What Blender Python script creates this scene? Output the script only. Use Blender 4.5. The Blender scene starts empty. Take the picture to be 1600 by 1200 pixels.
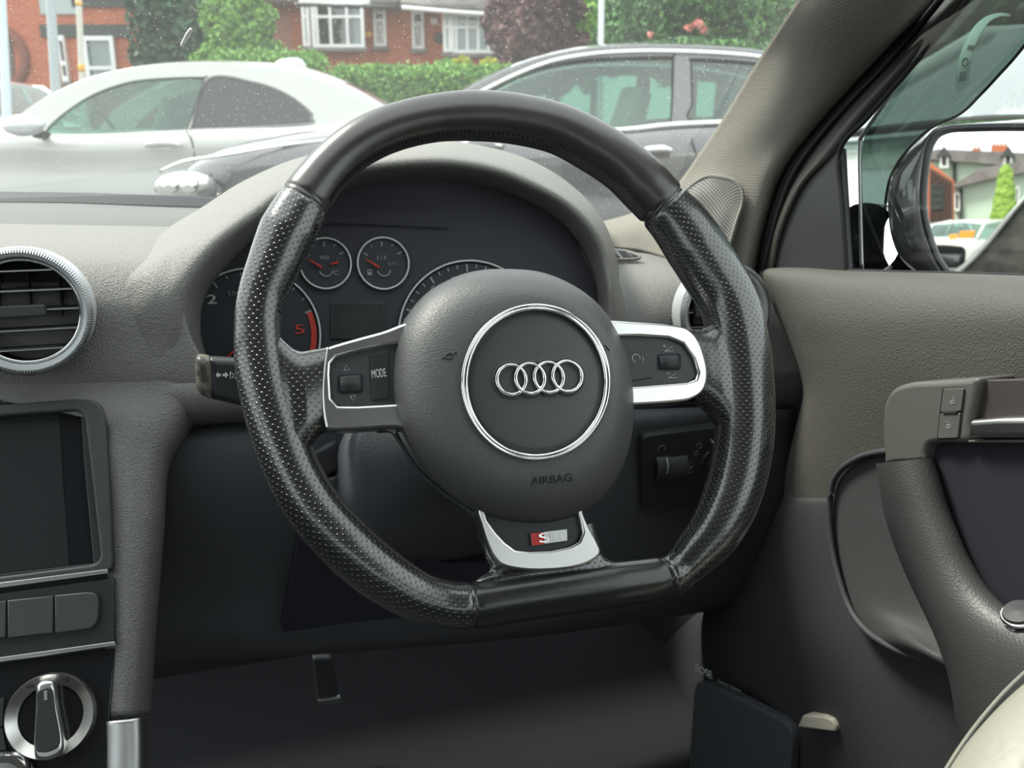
import bpy, bmesh, math, random
import numpy as np
from mathutils import Vector, Matrix
random.seed(7); rng = np.random.default_rng(7)
S = bpy.context.scene; COL = S.collection
R_ = math.radians
# ------------------------------------------------------------------ camera
FPX = 1400.0; PITCH = R_(15.5); C0 = Vector((0, 0, 1.0))
cd = bpy.data.cameras.new('camera'); cam = bpy.data.objects.new('camera', cd); COL.objects.link(cam)
cam.location = C0; cam.rotation_euler = (math.pi/2-PITCH, 0, 0)
cd.sensor_width = 36; cd.lens = 36*FPX/1600; cd.clip_start = .02; cd.clip_end = 400
cd.dof.use_dof = True; cd.dof.focus_distance = .60; cd.dof.aperture_fstop = 14
S.camera = cam
# ------------------------------------------------------------------ world, sun, exposure
S.view_settings.view_transform = 'Standard'; S.view_settings.look = 'None'; S.view_settings.gamma = 1
S.view_settings.exposure = 1.15
try:
    S.cycles.use_denoising = True; S.cycles.max_bounces = 10; S.cycles.transparent_max_bounces = 16
    S.cycles.caustics_reflective = False; S.cycles.caustics_refractive = False
except Exception: pass
wd = bpy.data.worlds.new('overcast'); S.world = wd; wd.use_nodes = True
nt = wd.node_tree; bg = nt.nodes['Background']
tc = nt.nodes.new('ShaderNodeTexCoord'); sp = nt.nodes.new('ShaderNodeSeparateXYZ'); rp = nt.nodes.new('ShaderNodeValToRGB')
nt.links.new(tc.outputs['Generated'], sp.inputs[0]); nt.links.new(sp.outputs['Z'], rp.inputs[0]); nt.links.new(rp.outputs[0], bg.inputs[0])
e = rp.color_ramp.elements
e[0].position = 0; e[0].color = (.80, .84, .86, 1); e[1].position = .9; e[1].color = (.93, .97, 1, 1)
bg.inputs[1].default_value = 1.15
sl = bpy.data.lights.new('sun', 'SUN'); sun = bpy.data.objects.new('sun', sl); COL.objects.link(sun)
sl.energy = 3.0; sl.angle = R_(14); sl.color = (1, .95, .86)
sun_dir = Vector((-.72, .30, 1.08)).normalized()      # towards the sun: front left, high
sun.rotation_euler = sun_dir.to_track_quat('Z', 'Y').to_euler()
# ------------------------------------------------------------------ frames: the car's own axes and tracing helpers
FW = Vector((0, math.cos(PITCH), -math.sin(PITCH))); UP = Vector((0, math.sin(PITCH), math.cos(PITCH))); RT = Vector((1, 0, 0))
YAW = R_(17); F = Vector((-math.sin(YAW), math.cos(YAW), 0)); R = Vector((math.cos(YAW), math.sin(YAW), 0)); Z = Vector((0, 0, 1))
def ray(x, y): return FW + RT*((x-800)/FPX) - UP*((y-600)/FPX)
def hit(x, y, O, N):
    d = ray(x, y); return C0 + d*((O-C0).dot(N)/d.dot(N))
def D(x, y, d): return C0 + ray(x, y)*d
def CP(x, y, c): return hit(x, y, C0+F*c, F)
def LP(x, y, r): return hit(x, y, C0+R*r, R)
def YP(x, y, Y): return hit(x, y, Vector((0, Y, 0)), Vector((0, 1, 0)))
def K(r, c, z): v = C0+R*r+F*c; v.z = z; return v
class Pl:
    def __init__(s, O, X, N):
        s.O = Vector(O); s.N = N.normalized(); s.X = (X-s.N*X.dot(s.N)).normalized(); s.Y = s.N.cross(s.X)
    def uv(s, x, y, h=0):
        p = hit(x, y, s.O+s.N*h, s.N)-s.O; return (p.dot(s.X), p.dot(s.Y))
    def w(s, u, v, h=0): return s.O+s.X*u+s.Y*v+s.N*h
    def px(s, x, y, h=0): return hit(x, y, s.O+s.N*h, s.N)
    def M(s, h=0):
        m = Matrix.Identity(4)
        for i, a in enumerate((s.X, s.Y, s.N)):
            for j in range(3): m[j][i] = a[j]
        o = s.O+s.N*h
        for j in range(3): m[j][3] = o[j]
        return m
def carplane(x, y, c, tilt=0, swing=0):
    """plane facing the driver through the point seen at x, y at distance c; tilt > 0 leans its top away"""
    t = R_(tilt); N = (-F*math.cos(t)+Z*math.sin(t)); N = Matrix.Rotation(R_(swing), 3, 'Z') @ N
    return Pl(CP(x, y, c), R, N)
# ------------------------------------------------------------------ materials
def mat(name, col=(.5, .5, .5), rough=.5, metal=0, spec=.5, bump=None, emit=None, alpha=1, coat=0, vary=None, aniso=0):
    m = bpy.data.materials.new(name); m.use_nodes = True; n = m.node_tree; b = n.nodes['Principled BSDF']
    b.inputs['Base Color'].default_value = (*col, 1); b.inputs['Roughness'].default_value = rough
    b.inputs['Metallic'].default_value = metal; b.inputs['Specular IOR Level'].default_value = spec
    b.inputs['Coat Weight'].default_value = coat; b.inputs['Alpha'].default_value = alpha
    b.inputs['Anisotropic'].default_value = aniso
    if emit: b.inputs['Emission Color'].default_value = (*emit[0], 1); b.inputs['Emission Strength'].default_value = emit[1]
    t = n.nodes.new('ShaderNodeTexCoord')
    if bump:                       # (kind, scale, strength, distance)
        kind, sc, st, di = bump
        bp = n.nodes.new('ShaderNodeBump'); bp.inputs['Strength'].default_value = st; bp.inputs['Distance'].default_value = di
        if kind == 'noise':
            x = n.nodes.new('ShaderNodeTexNoise'); x.inputs['Scale'].default_value = sc; x.inputs['Detail'].default_value = 3
            n.links.new(t.outputs['Object'], x.inputs['Vector']); n.links.new(x.outputs['Fac'], bp.inputs['Height'])
        else:
            x = n.nodes.new('ShaderNodeTexVoronoi'); x.inputs['Scale'].default_value = sc; x.feature = 'SMOOTH_F1'
            nz = n.nodes.new('ShaderNodeTexNoise'); nz.inputs['Scale'].default_value = sc*.6
            mx = n.nodes.new('ShaderNodeMix'); mx.data_type = 'VECTOR'; mx.inputs['Factor'].default_value = .0025
            n.links.new(t.outputs['Object'], nz.inputs['Vector']); n.links.new(t.outputs['Object'], mx.inputs['A']); n.links.new(nz.outputs['Color'], mx.inputs['B'])
            n.links.new(mx.outputs['Result'], x.inputs['Vector']); n.links.new(x.outputs['Distance'], bp.inputs['Height'])
        n.links.new(bp.outputs[0], b.inputs['Normal'])
    if vary:                       # (scale, colour 2, sharpness)
        x = n.nodes.new('ShaderNodeTexNoise'); x.inputs['Scale'].default_value = vary[0]; x.inputs['Detail'].default_value = 6
        r = n.nodes.new('ShaderNodeValToRGB'); k = vary[2] if len(vary) > 2 else .15
        r.color_ramp.elements[0].position = .5-k; r.color_ramp.elements[1].position = .5+k
        r.color_ramp.elements[0].color = (*col, 1); r.color_ramp.elements[1].color = (*vary[1], 1)
        n.links.new(t.outputs['Object'], x.inputs['Vector']); n.links.new(x.outputs['Fac'], r.inputs[0]); n.links.new(r.outputs[0], b.inputs['Base Color'])
    return m
def nodes(m): return m.node_tree, m.node_tree.nodes['Principled BSDF']
def math_n(n, op, a, b=None):
    x = n.nodes.new('ShaderNodeMath'); x.operation = op
    for i, v in enumerate((a, b)):
        if v is None: continue
        if isinstance(v, (int, float)): x.inputs[i].default_value = v
        else: n.links.new(v, x.inputs[i])
    return x.outputs[0]
def perf_leather(name, col, pitch=.0050, rough=.27, hole=.15):
    m = mat(name, col, rough, spec=1.0, coat=.7); n, b = nodes(m); L = n.links; b.inputs['Coat Roughness'].default_value = .13
    uv = n.nodes.new('ShaderNodeUVMap'); outs = []
    for off in (0, .5):
        v = n.nodes.new('ShaderNodeVectorMath'); v.operation = 'MULTIPLY_ADD'
        v.inputs[1].default_value = (1/pitch, 1/(pitch*.95), 0); v.inputs[2].default_value = (off, off, 0)
        fr = n.nodes.new('ShaderNodeVectorMath'); fr.operation = 'FRACTION'
        sb = n.nodes.new('ShaderNodeVectorMath'); sb.operation = 'SUBTRACT'; sb.inputs[1].default_value = (.5, .5, 0)
        ln = n.nodes.new('ShaderNodeVectorMath'); ln.operation = 'LENGTH'
        L.new(uv.outputs[0], v.inputs[0]); L.new(v.outputs[0], fr.inputs[0]); L.new(fr.outputs[0], sb.inputs[0]); L.new(sb.outputs[0], ln.inputs[0])
        outs.append(ln.outputs['Value'])
    d = math_n(n, 'MINIMUM', outs[0], outs[1])
    mr = n.nodes.new('ShaderNodeMapRange'); mr.interpolation_type = 'SMOOTHSTEP'
    mr.inputs['From Min'].default_value = hole*.55; mr.inputs['From Max'].default_value = hole*1.35
    L.new(d, mr.inputs['Value'])
    t = n.nodes.new('ShaderNodeTexCoord'); nz = n.nodes.new('ShaderNodeTexNoise'); nz.inputs['Scale'].default_value = 420; L.new(t.outputs['Object'], nz.inputs['Vector'])
    h = math_n(n, 'ADD', mr.outputs[0], math_n(n, 'MULTIPLY', nz.outputs['Fac'], .12))
    bp = n.nodes.new('ShaderNodeBump'); bp.inputs['Strength'].default_value = .9; bp.inputs['Distance'].default_value = .0006
    L.new(h, bp.inputs['Height']); L.new(bp.outputs[0], b.inputs['Normal'])
    mx = n.nodes.new('ShaderNodeMix'); mx.data_type = 'RGBA'; mx.inputs['A'].default_value = (col[0]*.2, col[1]*.2, col[2]*.2, 1); mx.inputs['B'].default_value = (*col, 1)
    L.new(mr.outputs[0], mx.inputs['Factor']); L.new(mx.outputs['Result'], b.inputs['Base Color'])
    return m
def ribs(name, col, pitch, axis=0, rough=.8, st=.6, di=.0004):
    m = mat(name, col, rough, spec=.2); n, b = nodes(m)
    uv = n.nodes.new('ShaderNodeUVMap'); s = n.nodes.new('ShaderNodeSeparateXYZ'); n.links.new(uv.outputs[0], s.inputs[0])
    a = math_n(n, 'SINE', math_n(n, 'MULTIPLY', s.outputs[axis], 2*math.pi/pitch))
    c = math_n(n, 'SINE', math_n(n, 'MULTIPLY', s.outputs[1-axis], 2*math.pi/(pitch*1.6)))
    h = math_n(n, 'ADD', a, math_n(n, 'MULTIPLY', c, .5))
    bp = n.nodes.new('ShaderNodeBump'); bp.inputs['Strength'].default_value = st; bp.inputs['Distance'].default_value = di
    n.links.new(h, bp.inputs['Height']); n.links.new(bp.outputs[0], b.inputs['Normal'])
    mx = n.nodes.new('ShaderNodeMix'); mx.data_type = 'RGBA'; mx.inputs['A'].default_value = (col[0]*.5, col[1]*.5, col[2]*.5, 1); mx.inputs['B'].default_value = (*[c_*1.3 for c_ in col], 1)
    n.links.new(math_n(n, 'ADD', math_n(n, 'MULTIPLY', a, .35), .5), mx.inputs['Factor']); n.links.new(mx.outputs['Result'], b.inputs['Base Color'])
    return m
def glass(name, tint=(1, 1, 1), refl=1.0, boost=.07, dirt=None, film=0.0, ior=1.45, filmcol=(.8, .85, .82)):
    m = bpy.data.materials.new(name); m.use_nodes = True; n = m.node_tree; n.nodes.clear(); L = n.links
    o = n.nodes.new('ShaderNodeOutputMaterial'); tr = n.nodes.new('ShaderNodeBsdfTransparent'); tr.inputs[0].default_value = (*tint, 1)
    gl = n.nodes.new('ShaderNodeBsdfGlossy'); gl.inputs['Roughness'].default_value = .01; gl.inputs[0].default_value = (refl, refl, refl, 1)
    fr = n.nodes.new('ShaderNodeLayerWeight'); fr.inputs[0].default_value = .5
    fk = math_n(n, 'ADD', math_n(n, 'MULTIPLY', math_n(n, 'POWER', fr.outputs['Facing'], 5.0), .9-boost), boost)
    mx = n.nodes.new('ShaderNodeMixShader'); L.new(fk, mx.inputs[0]); L.new(tr.outputs[0], mx.inputs[1]); L.new(gl.outputs[0], mx.inputs[2])
    out = mx.outputs[0]
    if film or dirt:
        df = n.nodes.new('ShaderNodeBsdfDiffuse'); df.inputs[0].default_value = (*filmcol, 1)
        tl = n.nodes.new('ShaderNodeBsdfTranslucent'); tl.inputs[0].default_value = (*filmcol, 1)
        ad = n.nodes.new('ShaderNodeMixShader'); ad.inputs[0].default_value = .6; L.new(df.outputs[0], ad.inputs[1]); L.new(tl.outputs[0], ad.inputs[2])
        m2 = n.nodes.new('ShaderNodeMixShader'); L.new(out, m2.inputs[1]); L.new(ad.outputs[0], m2.inputs[2])
        if dirt:
            t = n.nodes.new('ShaderNodeTexCoord'); fac = film
            for sc, th in dirt:
                v = n.nodes.new('ShaderNodeTexVoronoi'); v.inputs['Scale'].default_value = sc; L.new(t.outputs['Object'], v.inputs['Vector'])
                sx = n.nodes.new('ShaderNodeSeparateColor'); L.new(v.outputs['Color'], sx.inputs[0])
                lim = math_n(n, 'MULTIPLY', math_n(n, 'POWER', sx.outputs[0], 3.0), th)
                fac = math_n(n, 'ADD', fac, math_n(n, 'MULTIPLY', math_n(n, 'LESS_THAN', v.outputs['Distance'], lim), .55))
            L.new(fac, m2.inputs[0])
        else: m2.inputs[0].default_value = film
        out = m2.outputs[0]
    L.new(out, o.inputs[0]); return m
def brick(name, c1, c2, mortar, sc=1.0):
    m = mat(name, c1, .85); n, b = nodes(m); t = n.nodes.new('ShaderNodeTexCoord'); s = n.nodes.new('ShaderNodeSeparateXYZ'); k = n.nodes.new('ShaderNodeCombineXYZ')
    n.links.new(t.outputs['Object'], s.inputs[0]); n.links.new(math_n(n, 'ADD', s.outputs[0], s.outputs[1]), k.inputs[0]); n.links.new(s.outputs[2], k.inputs[1])
    x = n.nodes.new('ShaderNodeTexBrick'); x.inputs['Scale'].default_value = sc; x.inputs['Brick Width'].default_value = .23; x.inputs['Row Height'].default_value = .075
    x.inputs['Mortar Size'].default_value = .008; x.inputs['Color1'].default_value = (*c1, 1); x.inputs['Color2'].default_value = (*c2, 1); x.inputs['Mortar'].default_value = (*mortar, 1)
    n.links.new(k.outputs[0], x.inputs['Vector']); n.links.new(x.outputs['Color'], b.inputs['Base Color']); return m
M = {}
M['dash'] = mat('dash_grain', (.185, .181, .167), .56, spec=.4, bump=('voronoi', 850, .8, .0010))
M['dash_top'] = mat('dash_top_smooth', (.13, .13, .125), .6, spec=.3, bump=('noise', 900, .2, .0003))
M['dark'] = mat('dark_plastic', (.030, .031, .036), .55, spec=.3, bump=('noise', 1200, .25, .0003))
M['knee'] = mat('knee_plastic', (.075, .078, .088), .6, spec=.3, bump=('voronoi', 800, .4, .0005))
M['black'] = mat('black_soft', (.024, .024, .031), .7, spec=.2)
M['cluster'] = mat('cluster_black', (.044, .044, .054), .6, spec=.25)
M['dial'] = mat('dial_face', (.036, .041, .048), .5, spec=.3)
M['gloss'] = mat('gloss_black', (.016, .017, .020), .14)
M['screen'] = mat('screen_glass', (.030, .032, .034), .18)
M['satin'] = mat('satin_black', (.026, .028, .029), .42, spec=.45)
M['satin2'] = mat('satin_grey_plastic', (.05, .053, .055), .45, spec=.45)
M['hub'] = mat('hub_grain', (.078, .079, .078), .46, spec=.6, bump=('voronoi', 1100, .5, .0005))
M['emblem'] = mat('emblem_plate', (.060, .066, .066), .42, spec=.5)
M['alu'] = mat('satin_aluminium', (.64, .63, .61), .28, 1)
M['ventring'] = mat('vent_silver', (.60, .62, .63), .38, .35)
M['chrome'] = mat('chrome', (.85, .85, .85), .10, 1)
M['alud'] = mat('dull_aluminium', (.50, .50, .50), .35, 1)
M['leather'] = mat('smooth_leather', (.030, .026, .024), .30, spec=.9, bump=('noise', 260, .12, .0005), vary=(60, (.034, .030, .028)))
M['perf'] = perf_leather('perforated_leather', (.019, .020, .019))
M['print'] = mat('white_print', (.62, .64, .63), .6)
M['dimprint'] = mat('grey_print', (.26, .27, .27), .6)
M['darkprint'] = mat('embossed_print', (.010, .010, .010), .5)
M['red'] = mat('red_print', (.55, .05, .03), .5)
M['redbadge'] = mat('red_badge', (.62, .012, .012), .25)
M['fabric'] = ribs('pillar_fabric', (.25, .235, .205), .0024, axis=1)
M['door'] = mat('door_soft_panel', (.086, .082, .073), .62, spec=.4, bump=('voronoi', 850, .7, .0008))
M['doorlow'] = mat('door_lower_plastic', (.052, .052, .056), .6, spec=.3, bump=('voronoi', 700, .4, .0005))
M['pod'] = mat('pod_plastic', (.095, .093, .085), .5)
M['grab'] = mat('grab_leather', (.055, .055, .053), .46, spec=.6, bump=('voronoi', 850, .45, .0006))
M['pocket'] = mat('pocket_plastic', (.056, .057, .057), .5, bump=('voronoi', 750, .4, .0006))
M['seat'] = mat('seat_leather', (.30, .285, .24), .5, bump=('noise', 90, .3, .003))
M['rubber'] = mat('rubber_seal', (.010, .010, .010), .6, spec=.3)
M['carpet'] = mat('carpet', (.038, .039, .044), .95, spec=.1, bump=('noise', 700, .6, .001))
M['headliner'] = mat('headliner', (.30, .29, .27), .9, spec=.1)
M['mirror'] = mat('mirror_silver', (.88, .90, .88), .0, 1)
M['shell'] = mat('mirror_shell_paint', (.10, .095, .10), .12, .4, coat=1)
# ------------------------------------------------------------------ object helpers
def put(name, me, m=None, parent=None, smooth=True, base=None, **tags):
    o = bpy.data.objects.new(name, me); COL.objects.link(o)
    if m is not None:
        for q in (m if isinstance(m, (list, tuple)) else [m]): me.materials.append(q)
    if parent is not None:
        r = parent
        off = Vector((0, 0, 0))
        while r is not None: off += r.location; r = r.parent
        me.transform(Matrix.Translation(-off)); o.parent = parent
    else:
        vs = [v.co for v in me.vertices]
        if vs:
            c = base if base is not None else Vector(((min(v.x for v in vs)+max(v.x for v in vs))/2, (min(v.y for v in vs)+max(v.y for v in vs))/2, min(v.z for v in vs)))
            me.transform(Matrix.Translation(-c)); o.location = c
    if smooth:
        for p in me.polygons: p.use_smooth = True
    for k, v in tags.items(): o[k] = v
    return o
def auto_smooth(o, ang=40):
    me = o.data; bm = bmesh.new(); bm.from_mesh(me); a = R_(ang)
    for ed in bm.edges:
        ed.smooth = not (len(ed.link_faces) == 2 and ed.calc_face_angle(0) > a)
    bm.to_mesh(me); bm.free(); return o
def thing(name, loc, label, cat, group=None):
    o = bpy.data.objects.new(name, None); COL.objects.link(o); o.location = loc; o.empty_display_size = .05
    o['label'] = label; o['category'] = cat
    if group: o['group'] = group
    return o
def tag(o, label, cat, group=None):
    o['label'] = label; o['category'] = cat
    if group: o['group'] = group
    return o
def struct(o): o['kind'] = 'structure'; return o
def catmull(P, n, closed=False):
    P = np.array(P, float); m = len(P); out = []
    segs = m if closed else m-1
    for k in range(n):
        t = k/(n if closed else n-1)*segs; i = min(int(t), segs-1); f = t-i
        if closed: a, b, c, d = P[(i-1) % m], P[i % m], P[(i+1) % m], P[(i+2) % m]
        else: a, b, c, d = P[max(i-1, 0)], P[i], P[min(i+1, m-1)], P[min(i+2, m-1)]
        if not closed:
            if i == 0: a = 2*b-c
            if i == m-2: d = 2*c-b
        out.append(.5*((2*b)+(c-a)*f+(2*a-5*b+4*c-d)*f*f+(3*b-a-3*c+d)*f**3))
    return np.array(out)
def grid_mesh(name, G, closed_u=False, closed_v=False, cap=False, flip=False):
    """G[i][j] points; rows i (u), columns j (v); metric UVs"""
    G = np.array([[tuple(p) for p in r] for r in G], float); nu, nv = G.shape[:2]
    vs = [tuple(p) for p in G.reshape(-1, 3)]; fs = []; uvs = []
    du = np.zeros((nu+1, nv)); Gx = np.concatenate([G, G[:1]]); 
    du[1:] = np.cumsum(np.linalg.norm(np.diff(Gx, axis=0), axis=2), axis=0)
    du = np.repeat(du.mean(axis=1, keepdims=True), nv, 1)
    Gy = np.concatenate([G, G[:, :1]], axis=1); dv = np.zeros((nu, nv+1)); dv[:, 1:] = np.cumsum(np.linalg.norm(np.diff(Gy, axis=1), axis=2), axis=1)
    dv = dv-(dv[:, -1:]/2 if not closed_v else 0)
    for i in range(nu if closed_u else nu-1):
        for j in range(nv if closed_v else nv-1):
            i2, j2 = (i+1) % nu, (j+1) % nv
            f = [i*nv+j, i2*nv+j, i2*nv+j2, i*nv+j2]; u = [(du[i, j], dv[i, j]), (du[i+1, j], dv[i2, j]), (du[i+1, j], dv[i2, j+1]), (du[i, j], dv[i, j+1])]
            if flip: f.reverse(); u.reverse()
            fs.append(f); uvs += u
    if cap and closed_v:
        for i in (0, nu-1):
            f = [i*nv+j for j in range(nv)]
            if i: f.reverse()
            fs.append(f); uvs += [(0, 0)]*nv
    me = bpy.data.meshes.new(name); me.from_pydata(vs, [], fs); ul = me.uv_layers.new(name='UVMap')
    ul.data.foreach_set('uv', np.array(uvs, float).ravel()); me.update(); return me
def thick(o, t, off=-1):
    md = o.modifiers.new('thickness', 'SOLIDIFY'); md.thickness = t; md.offset = off; return o
def patch(name, rows, m, parent=None, nu=40, nv=40, t=.004, conv=None, flip=False, **k):
    """rows of world points (or (x, y, c) image traces when conv is given) -> smooth surface"""
    W = [[tuple(conv(*p)) if conv else tuple(p) for p in r] for r in rows]
    n = max(len(r) for r in W)
    A = [catmull(r, nv) for r in W]; A = np.array(A)
    B = np.array([catmull(A[:, j], nu) for j in range(nv)]).transpose(1, 0, 2)
    o = put(name, grid_mesh(name, B, flip=flip), m, parent, **k)
    if t: thick(o, t, 0)
    return o
def tube(name, pts, rad, m, parent=None, n=60, seg=12, closed=False, flat=1.0, up=None, **k):
    P = catmull(pts, n, closed) if n else np.array(pts, float)
    n = len(P); rs = np.interp(np.linspace(0, 1, n), np.linspace(0, 1, len(rad)), rad) if hasattr(rad, '__len__') else np.full(n, rad)
    G = []; upv = Vector(up) if up is not None else Z
    for i in range(n):
        a = P[(i-1) % n] if closed or i > 0 else P[i]; b = P[(i+1) % n] if closed or i < n-1 else P[i]
        T = Vector(b-a).normalized(); A = upv.cross(T)
        if A.length < 1e-4: A = R.cross(T)
        A.normalize(); B = T.cross(A)
        G.append([tuple(Vector(P[i])+A*(rs[i]*math.cos(q))+B*(rs[i]*flat*math.sin(q))) for q in [2*math.pi*j/seg for j in range(seg)]])
    return put(name, grid_mesh(name, G, closed, True, cap=not closed), m, parent, **k)
def ring_loft(name, loops, m, parent=None, cap0=False, cap1=False, flip=False, sharp=None, **k):
    nu = len(loops); nv = len(loops[0]); me = grid_mesh(name, loops, False, True, flip=flip)
    if cap0 or cap1:
        bm = bmesh.new(); bm.from_mesh(me); bm.verts.ensure_lookup_table()
        if cap0: bm.faces.new([bm.verts[j] for j in range(nv)][::(1 if not flip else -1)])
        if cap1: bm.faces.new([bm.verts[(nu-1)*nv+j] for j in range(nv)][::(-1 if not flip else 1)])
        bmesh.ops.recalc_face_normals(bm, faces=bm.faces[:]); bm.to_mesh(me); bm.free()
    o = put(name, me, m, parent, **k)
    if sharp: auto_smooth(o, sharp)
    return o
def curve_mesh(cu):
    o = bpy.data.objects.new('tmp', cu); COL.objects.link(o); dg = bpy.context.evaluated_depsgraph_get(); dg.update()
    me = bpy.data.meshes.new_from_object(o.evaluated_get(dg)); bpy.data.objects.remove(o); bpy.data.curves.remove(cu); return me
def plate_uv(name, pl, outline, holes, h0, h1, m, parent=None, bev=.001, smooth_ang=35, **k):
    """plate standing on plane pl from h0 to h1 with rounded edges; outline, holes in plane metres"""
    cu = bpy.data.curves.new('t', 'CURVE'); cu.dimensions = '2D'; cu.fill_mode = 'BOTH'
    for lp in [outline]+list(holes):
        s = cu.splines.new('POLY'); s.points.add(len(lp)-1); s.use_cyclic_u = True
        for q, (u, v) in zip(s.points, lp): q.co = (u, v, 0, 1)
    cu.extrude = max((h1-h0)/2-bev, 1e-5); cu.bevel_depth = bev; cu.bevel_resolution = 2; cu.offset = -bev
    me = curve_mesh(cu); me.transform(pl.M((h0+h1)/2)); o = put(name, me, m, parent, **k); auto_smooth(o, smooth_ang); return o
def plate(name, pl, outline, holes, h0, h1, m, parent=None, bev=.001, rnd=0, **k):
    f = (lambda L: [pl.uv(x, y, h1) for x, y in L])
    def g(L):
        L = f(L)
        return rounded(L, rnd) if rnd else [tuple(p) for p in L]
    return plate_uv(name, pl, g(outline), [g(h) for h in holes], h0, h1, m, parent, bev, **k)
def rounded(L, r, n=6):
    out = []; m = len(L)
    for i in range(m):
        p = Vector(L[i]); a = Vector(L[i-1])-p; b = Vector(L[(i+1) % m])-p; q = min(r, a.length*.45, b.length*.45)
        A = p+a.normalized()*q; B = p+b.normalized()*q
        for k in range(n+1):
            t = k/n; v = A*(1-t)**2+p*2*t*(1-t)+B*t*t; out.append((v.x, v.y))
    return out
def smooth_px(L, n=80): return [tuple(p) for p in catmull(L, n, True)]
def circ(cu, cv, r, n=64, a0=0, a1=360): return [(cu+r*math.cos(R_(a0+(a1-a0)*i/n)), cv+r*math.sin(R_(a0+(a1-a0)*i/n))) for i in range(n+(0 if a1-a0 == 360 else 1))]
def torus(name, pl, cu, cv, r, h, rr, m, parent=None, n=64, seg=10, flat=1.0, **k):
    G = [[tuple(pl.w(cu+(r+rr*math.cos(q))*math.cos(a), cv+(r+rr*math.cos(q))*math.sin(a), h+rr*flat*math.sin(q))) for q in [2*math.pi*j/seg for j in range(seg)]] for a in [2*math.pi*i/n for i in range(n)]]
    return put(name, grid_mesh(name, G, True, True), m, parent, **k)
def lathe(name, pl, cu, cv, prof, m, parent=None, n=64, knurl=0, **k):
    """prof: (radius, height) pairs about the plane's normal"""
    G = [[tuple(pl.w(cu+r*math.cos(2*math.pi*j/n), cv+r*math.sin(2*math.pi*j/n), h)) for j in range(n)] for r, h in prof]
    me = grid_mesh(name, G, False, True); o = put(name, me, m, parent, **k); auto_smooth(o, 35); return o
def text(name, s, pl, a, b, h, m, parent=None, hgt=None, ext=.0002, **k):
    """s written on plane pl from image point a to image point b (baseline)"""
    cu = bpy.data.curves.new('t', 'FONT'); cu.body = s; cu.extrude = ext; cu.size = 1
    me = curve_mesh(cu)
    xs = [v.co.x for v in me.vertices]; ys = [v.co.y for v in me.vertices]; x0, x1 = min(xs), max(xs); y1 = max(ys)
    A = Vector(pl.uv(*a, h)); B = Vector(pl.uv(*b, h)); Lg = (B-A).length; sx = Lg/(x1-x0); sy = (hgt/y1) if hgt else sx; d = (B-A)/Lg
    for v in me.vertices:
        u = (v.co.x-x0)*sx; w = v.co.y*sy; p = A+d*u+Vector((-d.y, d.x))*w; v.co = pl.w(p.x, p.y, h+(v.co.z if abs(v.co.z) < .1 else 0))
    return put(name, me, m, parent, smooth=False, **k)
def box(name, O, X, Y, Zv, m, parent=None, bev=0, **k):
    """box spanned by three vectors from corner O"""
    O, X, Y, Zv = map(Vector, (O, X, Y, Zv)); vs = [O, O+X, O+X+Y, O+Y, O+Zv, O+X+Zv, O+X+Y+Zv, O+Y+Zv]
    me = bpy.data.meshes.new(name); bm = bmesh.new(); q = [bm.verts.new(v) for v in vs]
    for f in ((3, 2, 1, 0), (4, 5, 6, 7), (0, 1, 5, 4), (1, 2, 6, 5), (2, 3, 7, 6), (3, 0, 4, 7)): bm.faces.new([q[i] for i in f])
    bmesh.ops.recalc_face_normals(bm, faces=bm.faces[:])
    if bev: bmesh.ops.bevel(bm, geom=bm.edges[:], offset=bev, segments=3, affect='EDGES', profile=.5)
    bm.to_mesh(me); bm.free(); o = put(name, me, m, parent, smooth=bool(bev), **k)
    if bev: auto_smooth(o, 50)
    return o
def kbox(name, r0, r1, c0, c1, z0, z1, m, parent=None, bev=0, **k): return box(name, K(r0, c0, z0), R*(r1-r0), F*(c1-c0), Z*(z1-z0), m, parent, bev, **k)
def wbox(name, x0, x1, y0, y1, z0, z1, m, parent=None, bev=0, **k): return box(name, (x0, y0, z0), (x1-x0, 0, 0), (0, y1-y0, 0), (0, 0, z1-z0), m, parent, bev, **k)
def join_tubes(name, lines, rad, m, parent=None, seg=6):
    vs = []; fs = []
    for L in lines:
        L = [Vector(p) for p in L]; b0 = len(vs)
        for i, p in enumerate(L):
            T = (L[min(i+1, len(L)-1)]-L[max(i-1, 0)]).normalized(); A = Z.cross(T)
            if A.length < 1e-3: A = R.cross(T)
            A.normalize(); B = T.cross(A)
            vs += [p+A*rad*math.cos(2*math.pi*j/seg)+B*rad*math.sin(2*math.pi*j/seg) for j in range(seg)]
        for i in range(len(L)-1):
            for j in range(seg): fs.append([b0+i*seg+j, b0+(i+1)*seg+j, b0+(i+1)*seg+(j+1) % seg, b0+i*seg+(j+1) % seg])
        fs.append([b0+j for j in range(seg)]); fs.append([b0+(len(L)-1)*seg+j for j in range(seg)][::-1])
    me = bpy.data.meshes.new(name); me.from_pydata([tuple(v) for v in vs], [], fs); return put(name, me, m, parent)
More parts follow.
